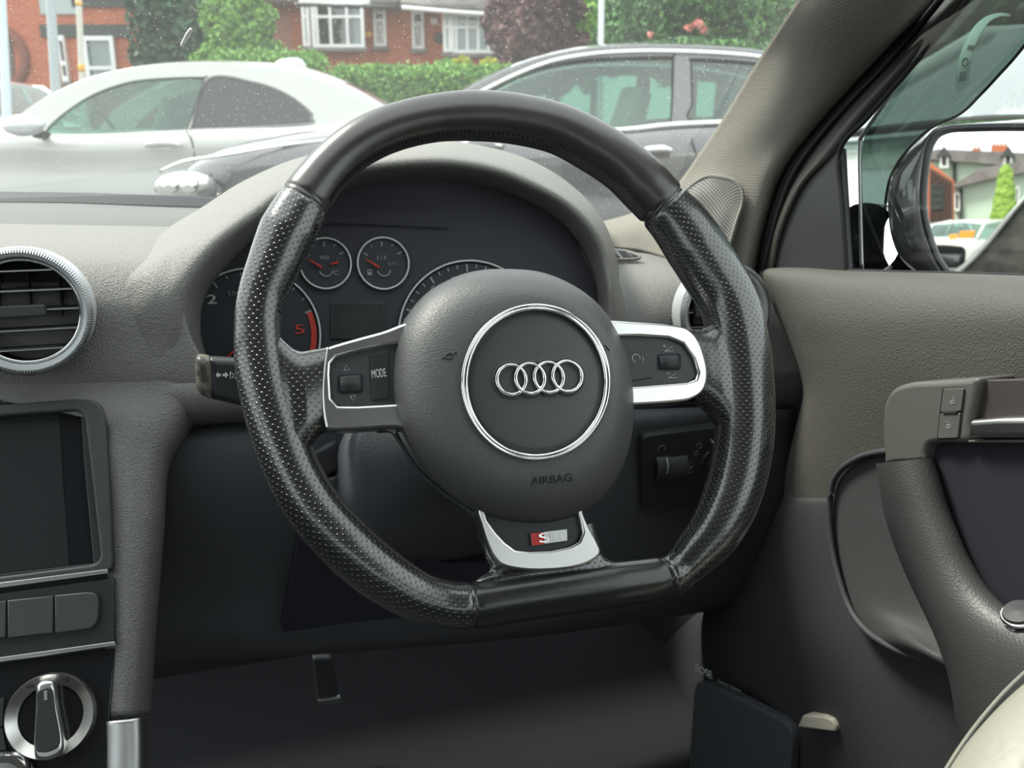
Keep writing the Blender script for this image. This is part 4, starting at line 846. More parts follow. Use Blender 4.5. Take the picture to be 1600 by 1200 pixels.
plate('door_pull', dpl, [(1512, 656), (1560, 652), (1760, 648), (1760, 684), (1560, 685), (1511, 684)], [], -.004, .010, M['alu'], dr, bev=.004, rnd=.003)
plate('pull_ledge', dpl, [(1512, 688), (1760, 684), (1760, 693), (1512, 692)], [], -.004, .006, M['pod'], dr, bev=.001)
gc = [((1380, 722), (1447, 716)), ((1385, 760), (1460, 756)), ((1392, 800), (1473, 796)), ((1405, 845), (1490, 838)), ((1425, 895), (1510, 882)), ((1448, 945), (1538, 925)), ((1472, 1000), (1575, 958)), ((1490, 1060), (1625, 985)), ((1500, 1130), (1690, 1010)), ((1520, 1230), (1780, 1030))]
loops = []
for a, b, q, p in catmull([[a[0], a[1], b[0], b[1]] for a, b in gc], 40):
    A = dpl.px(a, b, .012); B = dpl.px(q, p, .012); c = (A+B)/2; r = (A-B).length/2; d = (A-B).normalized(); t = min(.017, r*.8)
    loops.append([tuple(c+d*(r*math.cos(s))+dpl.N*(t*math.sin(s))) for s in [2*math.pi*j/36 for j in range(36)]])
ring_loft('grab_bar', loops, M['grab'], dr)
mk = Pl(LP(1602, 982, .455), -F, (Z*.85-R*.5).normalized())
ms = lathe('mirror_switch', mk, 0, 0, [(.0115, -.01), (.0115, .0), (.011, .002), (.0001, .002)], M['satin'], dr, n=40)
lathe('switch_cap', mk, 0, 0, [(.010, .0), (.010, .014), (.009, .016), (.0001, .0165)], M['satin'], ms, n=40)
for h in (.003, .008, .013): torus('switch_ring', mk, 0, 0, .0100, h, .0014, M['chrome'], ms, n=40)
tube('upper_frame', [LP(1545, -100, RW), LP(1590, -150, RW), K(.515, .46, 1.24), K(.50, .30, 1.32)], [.012, .018, .022, .024], M['rubber'], dr, n=30, seg=12)
# speaker grille, kick plate and lettering low in the door
dl = Pl(LP(1200, 1090, .515), -F, (-R-F*.18).normalized())
plate('door_speaker', dl, [(1085, 1060), (1150, 1088), (1240, 1135), (1225, 1270), (1070, 1270)], [], .0, .014, M['knee'], dr, bev=.003, rnd=.02)
text('speaker_text', 'BOSE', dl, (1087, 1048), (1113, 1061), .010, M['print'], dr, hgt=.009)
text('speaker_text', 'Sound System', dl, (1122, 1066), (1158, 1082), .010, M['dimprint'], dr, hgt=.004)
pk = plate('door_light', dl, [(1254, 1117), (1285, 1119), (1300, 1124), (1306, 1136), (1304, 1144), (1245, 1136)], [], .008, .026, mat('lamp_lens', (.55, .50, .42), .25), dr, bev=.002, rnd=.003)
# ------------------------------------------------------------------ seat, pedal
st_ = thing('driver_seat', D(1680, 1300, .5), 'pale grey leather seat bolster with a stitched seam, in the bottom right corner', 'car seat')
bo = tube('bolster', [D(1500, 1500, .46), D(1572, 1330, .46), D(1660, 1210, .47), D(1760, 1120, .50), D(1880, 1040, .54)], [.040, .040, .041, .042, .045], M['seat'], st_, n=60, seg=40)
M['seam'] = mat('seat_seam', (.20, .19, .16), .6)
tube('seam', [D(1432, 1290, .418), D(1486, 1190, .426), D(1540, 1115, .438), D(1600, 1052, .452), D(1690, 980, .47)], .0011, M['seam'], bo, n=60, seg=6)
bpd = thing('brake_pedal', CP(515, 1100, 1.0), 'dark pedal hanging in the shaded footwell below the wheel', 'pedal')
ppl = carplane(512, 1080, .98, -20)
tube('pedal_arm', [CP(500, 985, .98), CP(508, 1040, .98)], [.010, .010], M['knee'], bpd, n=6)
plate('pedal_pad', ppl, [(488, 1030), (520, 1030), (531, 1098), (497, 1103)], [], -.01, .004, M['knee'], bpd, bev=.003, rnd=.006)
plate('pedal_edge', ppl, [(497, 1095), (531, 1091), (533, 1098), (498, 1103)], [], .002, .008, M['alud'], bpd, bev=.001)
# ------------------------------------------------------------------ smoked wind deflector on the side window
wdm = glass('smoked_acrylic', (.36, .43, .41), refl=.35, film=.02, filmcol=(.2, .3, .27))
df_ = Pl(LP(1500, 150, .575), -F, -R)
wd_ = thing('wind_deflector', LP(1400, 300, .575), 'smoked wind deflector clipped along the front of the side window, carrying a curved pale label', 'wind deflector')
plate('deflector', df_, [(1640, -130), (1520, -130), (1500, 10), (1435, 92), (1352, 205), (1345, 240), (1350, 412), (1376, 405), (1382, 330), (1392, 275), (1420, 232), (1455, 200), (1500, 178), (1530, 150), (1560, 118), (1600, 72), (1700, -60)], [], .0, .002, wdm, wd_, bev=.0004)
tube('deflector_edge', [df_.px(x, y, .001) for x, y in ((1378, 400), (1382, 330), (1392, 275), (1420, 232), (1455, 200), (1500, 178), (1530, 150), (1560, 118), (1600, 72), (1700, -60))], .0012, M['rubber'], wd_, n=60, seg=8)
lab = [(1494, 146), (1494, 118), (1501, 82), (1517, 48), (1537, 28), (1560, 20), (1578, 22)]; lbo = [(1512, 132), (1516, 105), (1521, 78), (1533, 52), (1546, 34), (1562, 26), (1578, 26)]
lm = mat('label_film', (.30, .52, .44), .4, alpha=.75)
lb_ = plate('label', df_, catmull(lab, 24).tolist()+catmull(lbo, 24).tolist()[::-1], [], .0022, .0028, lm, wd_, bev=.0001)
arcline(df_, 1508, 97, 4.5, 0, 350, .003, .0004, M['dark'], lb_, 'label_mark', 20)
join_tubes('label_lines', [[df_.px(1499+k*2.2, 128-k*.4, .003), df_.px(1501+k*2.2, 113-k*.4, .003)] for k in range(5)]+[[df_.px(1511+k*2.0, 78+k*.3, .003), df_.px(1514+k*2, 70+k*.3, .003)] for k in range(5)], .0002, M['dark'], lb_)

sw0 = Pl(K(-.3, .98, 1.0), R, (Z*.88+F*.47).normalized())
sm = plate('smear', sw0, smooth_px([(297, 43), (300, 46), (296, 56), (290, 64), (285, 71), (282, 69), (286, 60), (291, 50)], 40), [], .0, .002, mat('white_smear', (.8, .82, .8), .8), None, bev=.0004)
tag(sm, 'small white smear stuck on the windscreen above the white coupe', 'smear')
# ------------------------------------------------------------------ exterior door mirror
em_ = thing('door_mirror', K(.72, .60, .80), 'dark glossy exterior door mirror outside the side window, reflecting houses', 'door mirror')
MD = .80; mc = D(1560, 320, MD)
# the pane is turned so that the driver-side street behind the car shows in it
out_dir = (-F*1.0+R*.14+Z*.035).normalized(); in_dir = (mc-C0).normalized(); MN = (out_dir-in_dir).normalized()
MP = Pl(mc, Vector((1, 0, 0)), MN)
mo = [(1449, 330), (1452, 260), (1462, 222), (1482, 208), (1520, 205), (1600, 204), (1720, 207), (1760, 230), (1755, 330), (1720, 415), (1640, 440), (1560, 440), (1498, 432), (1486, 424), (1466, 392)]
moo = smooth_px(mo, 100)
plate('mirror_pane', MP, moo, [], .0, .002, M['mirror'], em_, bev=.0003)
def ml(s, h, dx=0, dy=0):
    L = [MP.px(1590+(x-1590)*s+dx, 320+(y-320)*s+dy, h) for x, y in moo]; return [tuple(p) for p in L]
ring_loft('mirror_surround', [ml(.995, -.004), ml(.995, .004), ml(1.03, .010), ml(1.07, .010), ml(1.10, .004)], M['satin'], em_)
hs = [(1388, 330), (1388, 300), (1398, 262), (1422, 225), (1455, 198), (1490, 190), (1560, 186), (1640, 184), (1760, 192), (1800, 230), (1800, 330), (1760, 430), (1700, 470), (1560, 470), (1460, 460), (1432, 430), (1405, 400), (1392, 365)]
hsl = smooth_px(hs, 100)
A0 = ml(1.10, .004)
def al(L): 
    # start both loops at matching angles round the mirror centre
    return L
def hl(s, h, dx=0, dy=0): return [tuple(MP.px(1590+(x-1590)*s+dx, 325+(y-325)*s+dy, h)) for x, y in hsl]
moo2 = np.array(catmull(mo, 400, True)); hs2 = np.array(catmull(hs, 400, True))
def byang(P, cx=1590, cy=325, n=100):
    a = np.unwrap(np.arctan2(P[:, 1]-cy, P[:, 0]-cx)); o = np.argsort(np.mod(a, 2*np.pi)); am = np.mod(a, 2*np.pi)[o]; t = np.linspace(0, 2*np.pi, n, endpoint=False)
    return np.stack([np.interp(t, am, P[o, 0], period=2*np.pi), np.interp(t, am, P[o, 1], period=2*np.pi)], 1)
mA, hA = byang(moo2), byang(hs2); ctr_ = np.array([1590, 325])
def lp_(P, s, h): return [tuple(MP.px(*(ctr_+(p-ctr_)*s), h)) for p in P]
ring_loft('shell', [lp_(mA, 1.05, .006), lp_(mA, 1.09, .010), lp_(mA*.45+hA*.55, 1.02, .004), lp_(hA, 1.0, -.014), lp_(hA, .985, -.035), lp_(hA, .90, -.060), lp_(hA, .65, -.085), lp_(hA, .25, -.095)], M['shell'], em_, cap1=True)
bpz = Pl(K(.66, .62, .87), R, -F)
def armring(c, a, b): return [tuple(Vector(c)+F*(a*math.cos(q))+Z*(b*math.sin(q))) for q in np.linspace(0, 2*math.pi, 28, endpoint=False)]
ring_loft('mirror_arm', [armring(LP(1352, 372, .59), .05, .034), armring(LP(1385, 372, .64), .045, .033), armring(D(1418, 375, .85), .035, .034)], M['gloss'], em_)
# ------------------------------------------------------------------ paints and outdoor materials
M['white'] = mat('white_paint', (.52, .52, .49), .2, coat=.6)
M['grey'] = mat('dark_grey_paint', (.125, .125, .13), .2, .3, coat=1)
gcarw = glass('bright_screen', (.55, .68, .62), boost=.34)
M['silver'] = mat('silver_paint', (.60, .62, .63), .2, .3, coat=.8)
M['tyre'] = mat('tyre', (.02, .02, .02), .9)
M['cabin'] = mat('cabin_trim', (.05, .055, .055), .8)
M['cream'] = mat('cabin_seat', (.42, .47, .42), .8)
M['lamp'] = mat('headlamp', (.75, .75, .72), .08, .6, coat=1)
M['upvc'] = mat('white_window_frame', (.82, .82, .80), .5)
M['curtain'] = mat('net_curtain', (.50, .51, .50), .8, bump=('noise', 12, .5, .05))
M['room'] = mat('dark_room', (.12, .09, .08), .8)
M['slate'] = mat('roof_tiles', (.15, .13, .125), .8, bump=('noise', 8, .6, .03), vary=(2, (.23, .21, .20)))
M['blacktim'] = mat('black_timber', (.05, .055, .05), .7)
M['brick'] = brick('red_brick', (.52, .12, .05), (.42, .09, .04), (.40, .22, .15), 1.0)
M['brick2'] = brick('worn_brick', (.36, .15, .10), (.30, .12, .08), (.34, .25, .20), 1.0)
M['galv'] = mat('grey_pole', (.42, .46, .47), .6)
gwin = glass('window_pane', (.75, .8, .8))
gcar = glass('car_glass', (.50, .66, .60))
gcar2 = glass('privacy_glass', (.22, .24, .25))
def pane_mesh(name, pts, m, par):
    me = bpy.data.meshes.new(name); me.from_pydata([tuple(p) for p in pts], [], [list(range(len(pts)))]); return put(name, me, m, par, smooth=False)
def mirror_copy(o, Ym, par):
    me = o.data.copy(); off = par.location.y
    for v in me.vertices: v.co.y = 2*(Ym-off)-v.co.y
    me.flip_normals(); c = bpy.data.objects.new(o.name.split('.')[0], me); COL.objects.link(c); c.parent = o.parent; return c
def wheel(par, X, Y, zc, r=.32, side=-1):
    pl = Pl((X, Y, zc), Vector((1, 0, 0)), Vector((0, side, 0)))
    t = lathe('tyre', pl, 0, 0, [(r*.66, -.2), (r*.95, -.2), (r, -.17), (r, -.03), (r*.95, 0), (r*.66, .005), (r*.64, -.02)], M['tyre'], par, n=40)
    w = lathe('wheel_rim', pl, 0, 0, [(r*.66, -.01), (r*.62, -.04), (.05, -.03), (.04, -.01), (.0001, -.01)], M['alud'], par, n=40)
    join_tubes('spokes', [[pl.w(.04*math.cos(a), .04*math.sin(a), -.01), pl.w(r*.63*math.cos(a), r*.63*math.sin(a), -.012)] for a in np.linspace(0, 2*math.pi, 10, endpoint=False)], .016, M['alud'], w)
def side_car(name, label, Y, W, top, zs, rooftop, wins, paint, lean, panes, roofcols, wheels, cat='car', group=None, split=None):
    Ym = Y+W/2; root = thing(name, YP(top[len(top)//2][0], top[len(top)//2][1], Y)*1, label, cat, group); root.location.z = zs-.25; root.location.y = Ym
    T = [YP(x, y, Y) for x, y in top]; T = [Vector(p) for p in catmull([tuple(p) for p in T], 90)]
    xs = [p.x for p in T]; x0, x1 = min(xs), max(xs); rows = []
    prof = [(1.0, .10), (.96, .03), (.90, .00), (.78, -.02), (.70, .015), (.50, .0), (.25, -.01), (.08, -.005), (.0, .05)]
    def endtuck(x): 
        t = min(x-x0, x1-x)/.9; return .42*max(0, 1-t)**2.2 if t < 1 else 0
    G = []
    for p in T:
        h = p.z-zs; e = endtuck(p.x); r = [(p.x, Y+o+e, zs+h*k) for k, o in prof][::-1]
        crown = .05
        r += [(p.x, Y+e+.10+(W-.2-2*e)*q, p.z+crown*4*q*(1-q)*.8) for q in (.15, .35, .5, .65, .85)]
        r += [(p.x, Y+W-o-e, zs+h*k) for k, o in prof]; G.append(r)
    body = put('body', grid_mesh('body', G), paint, root)
    # greenhouse
    gp = Pl(YP(wins[0][0][0], wins[0][0][1], Y+.09), Vector((1, 0, 0)), Vector((0, -math.cos(lean), math.sin(lean))))
    frame = plate('side_frame', gp, smooth_px(rooftop, 160), [smooth_px(w, 60) for w in wins], -.03, .0, paint, root, bev=.008)
    fr2 = mirror_copy(frame, Ym, root)
    for w, g in zip(wins, panes):
        q = plate('side_glass', gp, smooth_px(w, 60), [], -.016, -.012, g, root, bev=.0005); mirror_copy(q, Ym, root)
        tube('window_trim', [gp.px(x, y, .001) for x, y in w], .004, M['rubber'], frame, n=80, seg=6, closed=True)
    # roof and screens between the two frames
    L = [gp.px(x, y, -.012) for x, y in roofcols[0]]; Lc = [Vector(p) for p in catmull([tuple(p) for p in L], 60)]
    def across(P): return [(p.x, p.y+(2*(Ym-p.y))*q, p.z+.05*4*q*(1-q)) for p in [P] for q in np.linspace(0, 1, 13)]
    fa, fb = roofcols[1]; na, nb = int(60*fa), int(60*fb)
    put('roof', grid_mesh('roof', [across(p) for p in Lc[na:nb+1]]), paint, root)
    put('windscreen', grid_mesh('windscreen', [across(p) for p in Lc[:na+1]]), panes[0], root)
    put('rear_screen', grid_mesh('rear_screen', [across(p) for p in Lc[nb:]]), panes[-1], root)
    for X in wheels:
        for s, yy in ((-1, Y+.03), (1, Y+W-.03)): wheel(root, X, yy, zs+.02, side=s)
    return root, gp, Ym, body
def seat_at(root, X, Yc, z, m, h=.62, lean=.18):
    G = []
    for k, t in enumerate(np.linspace(0, 1, 10)):
        w = .24*(1-.35*max(0, t-.7)/.3); c = Vector((X+lean*t, Yc, z+h*t)); th = .07*(1-.3*t)
        G.append([tuple(c+Vector((th*math.cos(a), w*math.copysign(abs(math.sin(a))**.6, math.sin(a)), 0))) for a in np.linspace(0, 2*math.pi, 24, endpoint=False)])
    put('cabin_seat', grid_mesh('seat', G, False, True, cap=True), m, root)
# white coupe, parked broadside
wc, gp1, Ym1, bd1 = side_car('white_coupe', 'white coupe parked broadside beyond the windscreen, with dark rear side glass', 6.9, 1.80,
    [(-232, 330), (-225, 262), (-190, 238), (-120, 222), (-50, 210), (20, 205), (100, 209), (300, 202), (480, 197), (560, 192), (640, 196), (700, 206), (730, 232), (742, 300), (738, 340)], .38,
    [(12, 214), (20, 190), (60, 158), (110, 132), (160, 115), (220, 103), (290, 98), (370, 99), (430, 104), (480, 116), (540, 140), (596, 170), (640, 193), (600, 206), (480, 209), (300, 213), (100, 217)],
    [[(74, 210), (78, 197), (110, 170), (150, 146), (200, 129), (250, 123), (318, 121), (318, 126), (292, 202), (284, 205), (200, 207), (100, 211)], [(325, 123), (400, 129), (450, 148), (484, 174), (487, 184), (474, 195), (300, 203), (299, 198)]],
    M['white'], R_(18), [gcar, gcar2], ([(14, 212), (20, 190), (60, 158), (110, 132), (160, 115), (220, 103), (290, 98), (370, 99), (430, 104), (480, 116), (540, 140), (596, 170), (640, 193)], (.33, .80)), [-.9-3.2, -.9-.4])
put('door_gap', join_tubes('door_gap', [[YP(x, y, 6.9-.003) for x, y in ((292, 205), (300, 222), (304, 240), (303, 275), (298, 310))]], .004, M['rubber'], wc).data.copy(), None, wc) if False else None
join_tubes('door_gap', [[YP(x, y, Y_) for x, y, Y_ in ((291, 205, 6.95), (298, 215, 6.895), (303, 232, 6.885), (304, 250, 6.905), (303, 280, 6.895), (300, 320, 6.89))]], .006, M['rubber'], wc)
for k, yy in enumerate((0, 1)): pass
hp = tube('door_handle', [YP(x, y, 6.84) for x, y in ((226, 228), (236, 225), (262, 224), (284, 227))], [.012, .022, .022, .012], M['white'], wc, n=16, seg=12)
box('handle_cup', YP(240, 236, 6.88), (.14, 0, 0), (0, .02, 0), (0, 0, .045), M['alud'], wc, bev=.008)
tube('aerial_fin', [YP(x, y, 7.6) for x, y in ((430, 108), (440, 103), (466, 103), (474, 116))], [.03, .05, .06, .03], M['white'], wc, n=14, seg=12)
ring_loft('wing_mirror', [[tuple(YP(36+a*w, 196+b*h, 6.62+d)) for a, b in [(math.cos(q), math.sin(q)) for q in np.linspace(0, 2*math.pi, 28, endpoint=False)]] for w, h, d in ((20, 8, -.06), (33, 15, -.03), (35, 18, .04), (30, 17, .10), (26, 15, .13))], M['silver'], wc, cap0=True, cap1=True)
tube('mirror_foot', [YP(55, 208, 6.74), YP(74, 212, 6.98)], [.035, .03], M['rubber'], wc, n=6)
seat_at(wc, YP(235, 200, 7.3).x, 7.35, .66, M['cream']); seat_at(wc, YP(255, 200, 8.1).x, 8.15, .66, M['cream'])
seat_at(wc, YP(400, 200, 7.5).x, 7.5, .6, M['cabin']); seat_at(wc, YP(400, 200, 8).x, 8.2, .6, M['cabin'])
torus('cabin_wheel', Pl(YP(165, 205, 8.0), Vector((0, 1, 0)), Vector((1, 0, .4))), 0, 0, .18, 0, .016, M['cabin'], wc, n=30)
pn = pane_mesh('pennant', [YP(343, 142, 7.6), YP(368, 142, 7.6), YP(366, 152, 7.6), YP(361, 168, 7.6), YP(357, 156, 7.6)], mat('blue_cloth', (.10, .12, .55), .8), wc); thick(pn, .004)
# dark grey saloon in front of it
sx = YP
gs_, gp2, Ym2, bd2 = side_car('grey_saloon', 'dark grey saloon parked nose left just beyond the windscreen, with chrome window trim', 4.5, 1.82,
    [(232, 345), (230, 300), (236, 280), (258, 258), (320, 236), (400, 221), (480, 211), (560, 203), (640, 200), (760, 205), (955, 203), (1080, 193), (1300, 186), (1480, 184), (1620, 190), (1700, 205), (1730, 250), (1735, 330)], .30,
    [(600, 214), (640, 188), (725, 140), (800, 104), (860, 85), (920, 74), (1000, 69), (1080, 70), (1150, 74), (1200, 80), (1290, 97), (1400, 133), (1500, 176), (1520, 192), (1400, 198), (1080, 206), (955, 214), (700, 222)],
    [[(670, 214), (700, 188), (770, 140), (830, 111), (900, 95), (975, 90), (1048, 89), (1052, 93), (1048, 190), (1040, 194), (955, 203), (760, 213)], [(1083, 188), (1082, 160), (1081, 120), (1081, 98), (1086, 92), (1180, 98), (1260, 112), (1340, 142), (1390, 178), (1380, 184), (1200, 188)]],
    M['grey'], R_(20), [gcar, gcar], ([(604, 212), (640, 188), (725, 140), (800, 104), (860, 85), (920, 74), (1000, 69), (1080, 70), (1150, 74), (1200, 80), (1290, 97), (1400, 133), (1500, 176), (1520, 192)], (.30, .74)), [YP(400, 300, 4.5).x, YP(1380, 300, 4.5).x])
join_tubes('door_gap', [[YP(x, y, Y_) for x, y, Y_ in ((1075, 197, 4.57), (1083, 225, 4.48), (1090, 250, 4.49), (1092, 300, 4.49), (1088, 370, 4.48))], [YP(x, y, Y_) for x, y, Y_ in ((690, 212, 4.57), (668, 250, 4.48), (670, 370, 4.48))]], .004, M['rubber'], gs_)
tube('roof_strip', [gp2.px(x, y, .006) for x, y in ((650, 196), (735, 152), (805, 117), (865, 95), (930, 84), (1000, 80), (1080, 81), (1150, 85), (1200, 91), (1290, 108), (1390, 142))], .012, M['chrome'], gs_, n=60, seg=8)
tube('belt_strip', [YP(x, y, 4.56) for x, y in ((690, 216), (955, 204), (1080, 193), (1390, 183))], .015, M['chrome'], gs_, n=40, seg=8)
tube('door_handle', [YP(x, y, 4.44) for x, y in ((1000, 238), (1012, 234), (1035, 232), (1050, 235))], [.010, .018, .018, .010], M['chrome'], gs_, n=16, seg=12)
box('handle_cup', YP(1008, 247, 4.47), (.12, 0, 0), (0, .02, 0), (0, 0, .03), M['rubber'], gs_, bev=.008)
ring_loft('wing_mirror', [[tuple(YP(752+a*w, 228+b*h, 4.25+d)) for a, b in [(math.cos(q), math.sin(q)) for q in np.linspace(0, 2*math.pi, 28, endpoint=False)]] for w, h, d in ((20, 8, -.06), (36, 15, -.03), (38, 17, .04), (30, 14, .11))], M['grey'], gs_, cap0=True, cap1=True)
tube('mirror_strip', [YP(x, y, 4.20) for x, y in ((724, 226), (750, 223), (785, 228))], .006, M['chrome'], gs_, n=10, seg=6)
hlp = [[tuple(YP(cx_+a*w, cy_+b*h, 4.62+d)) for a, b in [(math.cos(q), math.sin(q)) for q in np.linspace(0, 2*math.pi, 30, endpoint=False)]] for cx_, cy_, w, h, d in ((284, 288, 10, 4, -.10), (284, 288, 34, 15, -.075), (288, 290, 46, 22, -.03), (290, 292, 50, 25, .05))]
ring_loft('headlamp', hlp, M['lamp'], gs_, cap0=True)
for x in (266, 296): lathe('lamp_cup', Pl(YP(x, 288, 4.50), Vector((1, 0, 0)), Vector((0, -1, .1))), 0, 0, [(.045, 0), (.042, .012), (.03, .016), (.0001, .02)], M['chrome'], gs_, n=24)
tube('bonnet_edge', [YP(x, y, 4.53) for x, y in ((250, 268), (290, 252), (350, 243), (440, 228), (560, 214))], .008, M['alud'], gs_, n=30, seg=6)
seat_at(gs_, YP(935, 200, 4.9).x, 4.95, .62, M['cream']); seat_at(gs_, YP(960, 200, 5.6).x, 5.75, .62, M['cream']); seat_at(gs_, YP(1210, 200, 4.9).x, 5.0, .6, M['cream']); seat_at(gs_, YP(1210, 200, 5.6).x, 5.8, .6, M['cream'])
torus('cabin_wheel', Pl(YP(800, 205, 5.6), Vector((0, 1, 0)), Vector((1, 0, .4))), 0, 0, .18, 0, .016, M['cabin'], gs_, n=30)
# ------------------------------------------------------------------ generic parked car (front faces local -y)
def parked_car(name, loc, rz, paint, label, group=None, s=1.0, screen=None):
    root = thing(name, loc, label, 'car', group); Q = Matrix.Rotation(rz, 3, 'Z')
    w = lambda x, y, z: tuple(Vector(loc)+Q @ Vector((x*s, y*s, z*s)))
    def sec(y, hw, zt, zb=.22): return [w(x*hw, y, z) for x, z in ((-1*.93, zb), (-1.0, zb+.12), (-1.0, zb+(zt-zb)*.6), (-.97, zt-.07), (-.85, zt), (-.4, zt+.03), (0, zt+.04), (.4, zt+.03), (.85, zt), (.97, zt-.07), (1.0, zb+(zt-zb)*.6), (1.0, zb+.12), (.93, zb))]
    yz = [(-2.12, .45, .62, .3), (-2.08, .70, .68, .25), (-1.95, .80, .76, .22), (-1.5, .88, .88, .22), (-1.0, .90, .98, .22), (0, .90, .97, .22), (1.2, .90, .98, .22), (1.85, .86, 1.0, .24), (2.1, .78, .95, .3), (2.14, .6, .8, .35)]
    put('body', grid_mesh('b', [sec(*q) for q in yz], False, False, cap=False), paint, root)
    def gsec(y, hw, z, n=9): return [w(x*hw, y, z+.05*(1-x*x)) for x in np.linspace(-1, 1, n)]
    put('windscreen', grid_mesh('w', [gsec(-1.12, .74, .98), gsec(-.75, .70, 1.17), gsec(-.35, .64, 1.36)]), screen or gcar, root)
    put('roof', grid_mesh('r', [gsec(-.36, .65, 1.355), gsec(-.1, .64, 1.41), gsec(.5, .63, 1.43), gsec(1.1, .61, 1.38), gsec(1.35, .60, 1.32)]), paint, root)
    put('rear_screen', grid_mesh('w', [gsec(1.35, .60, 1.32), gsec(1.7, .66, 1.14), gsec(1.95, .70, .98)]), gcar, root)
    for sx_ in (-1, 1):
        put('side_glass', grid_mesh('g', [[w(sx_*.74, -1.1, .98), w(sx_*.88, -.2, .96), w(sx_*.88, 1.0, .97), w(sx_*.80, 1.9, .99)], [w(sx_*.70, -.75, 1.17), w(sx_*.76, -.1, 1.17), w(sx_*.76, 1.0, 1.17), w(sx_*.68, 1.7, 1.14)], [w(sx_*.645, -.36, 1.355), w(sx_*.635, 0, 1.41), w(sx_*.625, .6, 1.42), w(sx_*.60, 1.35, 1.32)]]), gcar, root)
        join_tubes('pillar', [[w(sx_*.76, -1.14, .97), w(sx_*.65, -.36, 1.36), w(sx_*.635, .5, 1.43), w(sx_*.60, 1.35, 1.33), w(sx_*.74, 1.97, .98)], [w(sx_*.88, .3, .95), w(sx_*.635, .35, 1.42)]], .035*s, paint, root)
        ring_loft('headlamp', [[w(sx_*.64+a*k, -2.10+.10*k*4+abs(0)+dy, .62+b*k*.5) for a, b in [(math.cos(q), math.sin(q)) for q in np.linspace(0, 2*math.pi, 20, endpoint=False)]] for k, dy in ((.05, -.02), (.15, -.01), (.17, .12))], M['lamp'], root, cap0=True)
        for yy in (-1.35, 1.3):
            pl = Pl(w(sx_*.88, yy, .32), Q @ Vector((0, 1, 0)), Q @ Vector((sx_, 0, 0)))
            lathe('tyre', pl, 0, 0, [(.2, -.2), (.31, -.2), (.32, -.02), (.30, .02), (.2, .02), (.19, 0), (.0001, .0)], M['tyre'], root, n=28)
    box('tub', w(-.7, -1.0, .6), Q @ Vector((1.4*s, 0, 0)), Q @ Vector((0, 2.6*s, 0)), (0, 0, .34*s), M['cabin'], root)
    return root, w
far_silver, _w = parked_car('silver_hatchback', (-7.0, 12.4, .25), R_(50), M['silver'], 'silver car cut by the left edge of the view, behind the white coupe', None, 1.0)
rc, w_ = parked_car('white_hatchback', (2.3, 3.0, -.02), R_(-60), M['white'], 'white car facing us beyond the side window, with a wiper on its screen', screen=gcarw)
tube('wiper', [w_(-.55, -1.20, 1.02), w_(-.1, -1.10, 1.06), w_(.35, -1.08, 1.05)], [.012, .014, .010], M['rubber'], rc, n=20, seg=8)
# ------------------------------------------------------------------ houses
def wx(x, y, Y): return YP(x, y, Y)
def facade_window(parent, x0, y0, x1, y1, Y, cols, rows_, inner, name='house_window', fw=.09, cur=None, d=.12):
    """white-framed window seen at these image corners on the wall at distance Y; rows_ are glazing bar heights (0..1 from the top)"""
    a = wx(x0, y0, Y); b = wx(x1, y1, Y); W_, H_ = b.x-a.x, a.z-b.z; pl = Pl((a.x, Y, b.z), Vector((1, 0, 0)), Vector((0, -1, 0)))
    ys = [0]+[1-r for r in rows_][::-1]+[1]; holes = []
    for i in range(len(cols)-1):
        for j in range(len(ys)-1):
            u0, u1 = cols[i]*W_+(fw if i == 0 else fw*.4), cols[i+1]*W_-(fw if i == len(cols)-2 else fw*.4)
            v0, v1 = ys[j]*H_+(fw if j == 0 else fw*.4), ys[j+1]*H_-(fw if j == len(ys)-2 else fw*.4)
            holes.append([(u0, v0), (u1, v0), (u1, v1), (u0, v1)])
    f = plate_uv(name, pl, [(0, 0), (W_, 0), (W_, H_), (0, H_)], holes, -.02, d, M['upvc'], parent, bev=.008)
    plate_uv('pane', pl, [(.03, .03), (W_-.03, .03), (W_-.03, H_-.03), (.03, H_-.03)], [], .02, .03, gwin, f, bev=.001)
    plate_uv('room', pl, [(.03, .03), (W_-.03, .03), (W_-.03, H_-.03), (.03, H_-.03)], [], -.018, -.012, inner, f, bev=.001)
    for (c0, c1) in (cur or []): plate_uv('curtain', pl, [(c0*W_, .05), (c1*W_, .05), (c1*W_, H_-.05), (c0*W_, H_-.05)], [], -.01, .0, M['curtain'], f, bev=.001)
    plate_uv('sill', pl, [(-.06, -.10), (W_+.06, -.10), (W_+.06, 0), (-.06, 0)], [], -.02, d+.05, M['slate'], f, bev=.01)
    return f
def solid(name, x0, x1, ytop, Y, depth, m, par, z0=.4, ybot=None):
    a = wx(x0, ytop, Y); b = wx(x1, ytop, Y); zb = z0 if ybot is None else wx(x0, ybot, Y).z
    return wbox(name, a.x, b.x, Y, Y+depth, zb, a.z, m, par)
HY = 27.0
hb = thing('brick_semi', (wx(600, 200, HY).x, HY+4, .4), 'red brick house with white bay windows above the clipped hedge', 'house')
solid('wall', 412, 545, -60, HY+.02, 8, M['brick2'], hb)
solid('wall', 448, 688, -60, HY, 8, M['brick'], hb)
solid('bay', 690, 776, 80, HY-1.2, 3, M['brick'], hb)
solid('bay_base', 470, 572, 76, HY-.7, 1.2, M['brick'], hb)
solid('bay_top', 466, 576, -12, HY-.9, 1.4, M['upvc'], hb, ybot=6)
facade_window(hb, 486, 6, 571, 75, HY-.92, [0, .10, .36, .68, 1.0], [.30], M['room'], 'bay_window', cur=((.0, .12), (.80, 1.0)))
facade_window(hb, 471, 6, 487, 73, HY-.90, [0, 1], [.30], M['curtain'], 'bay_window')
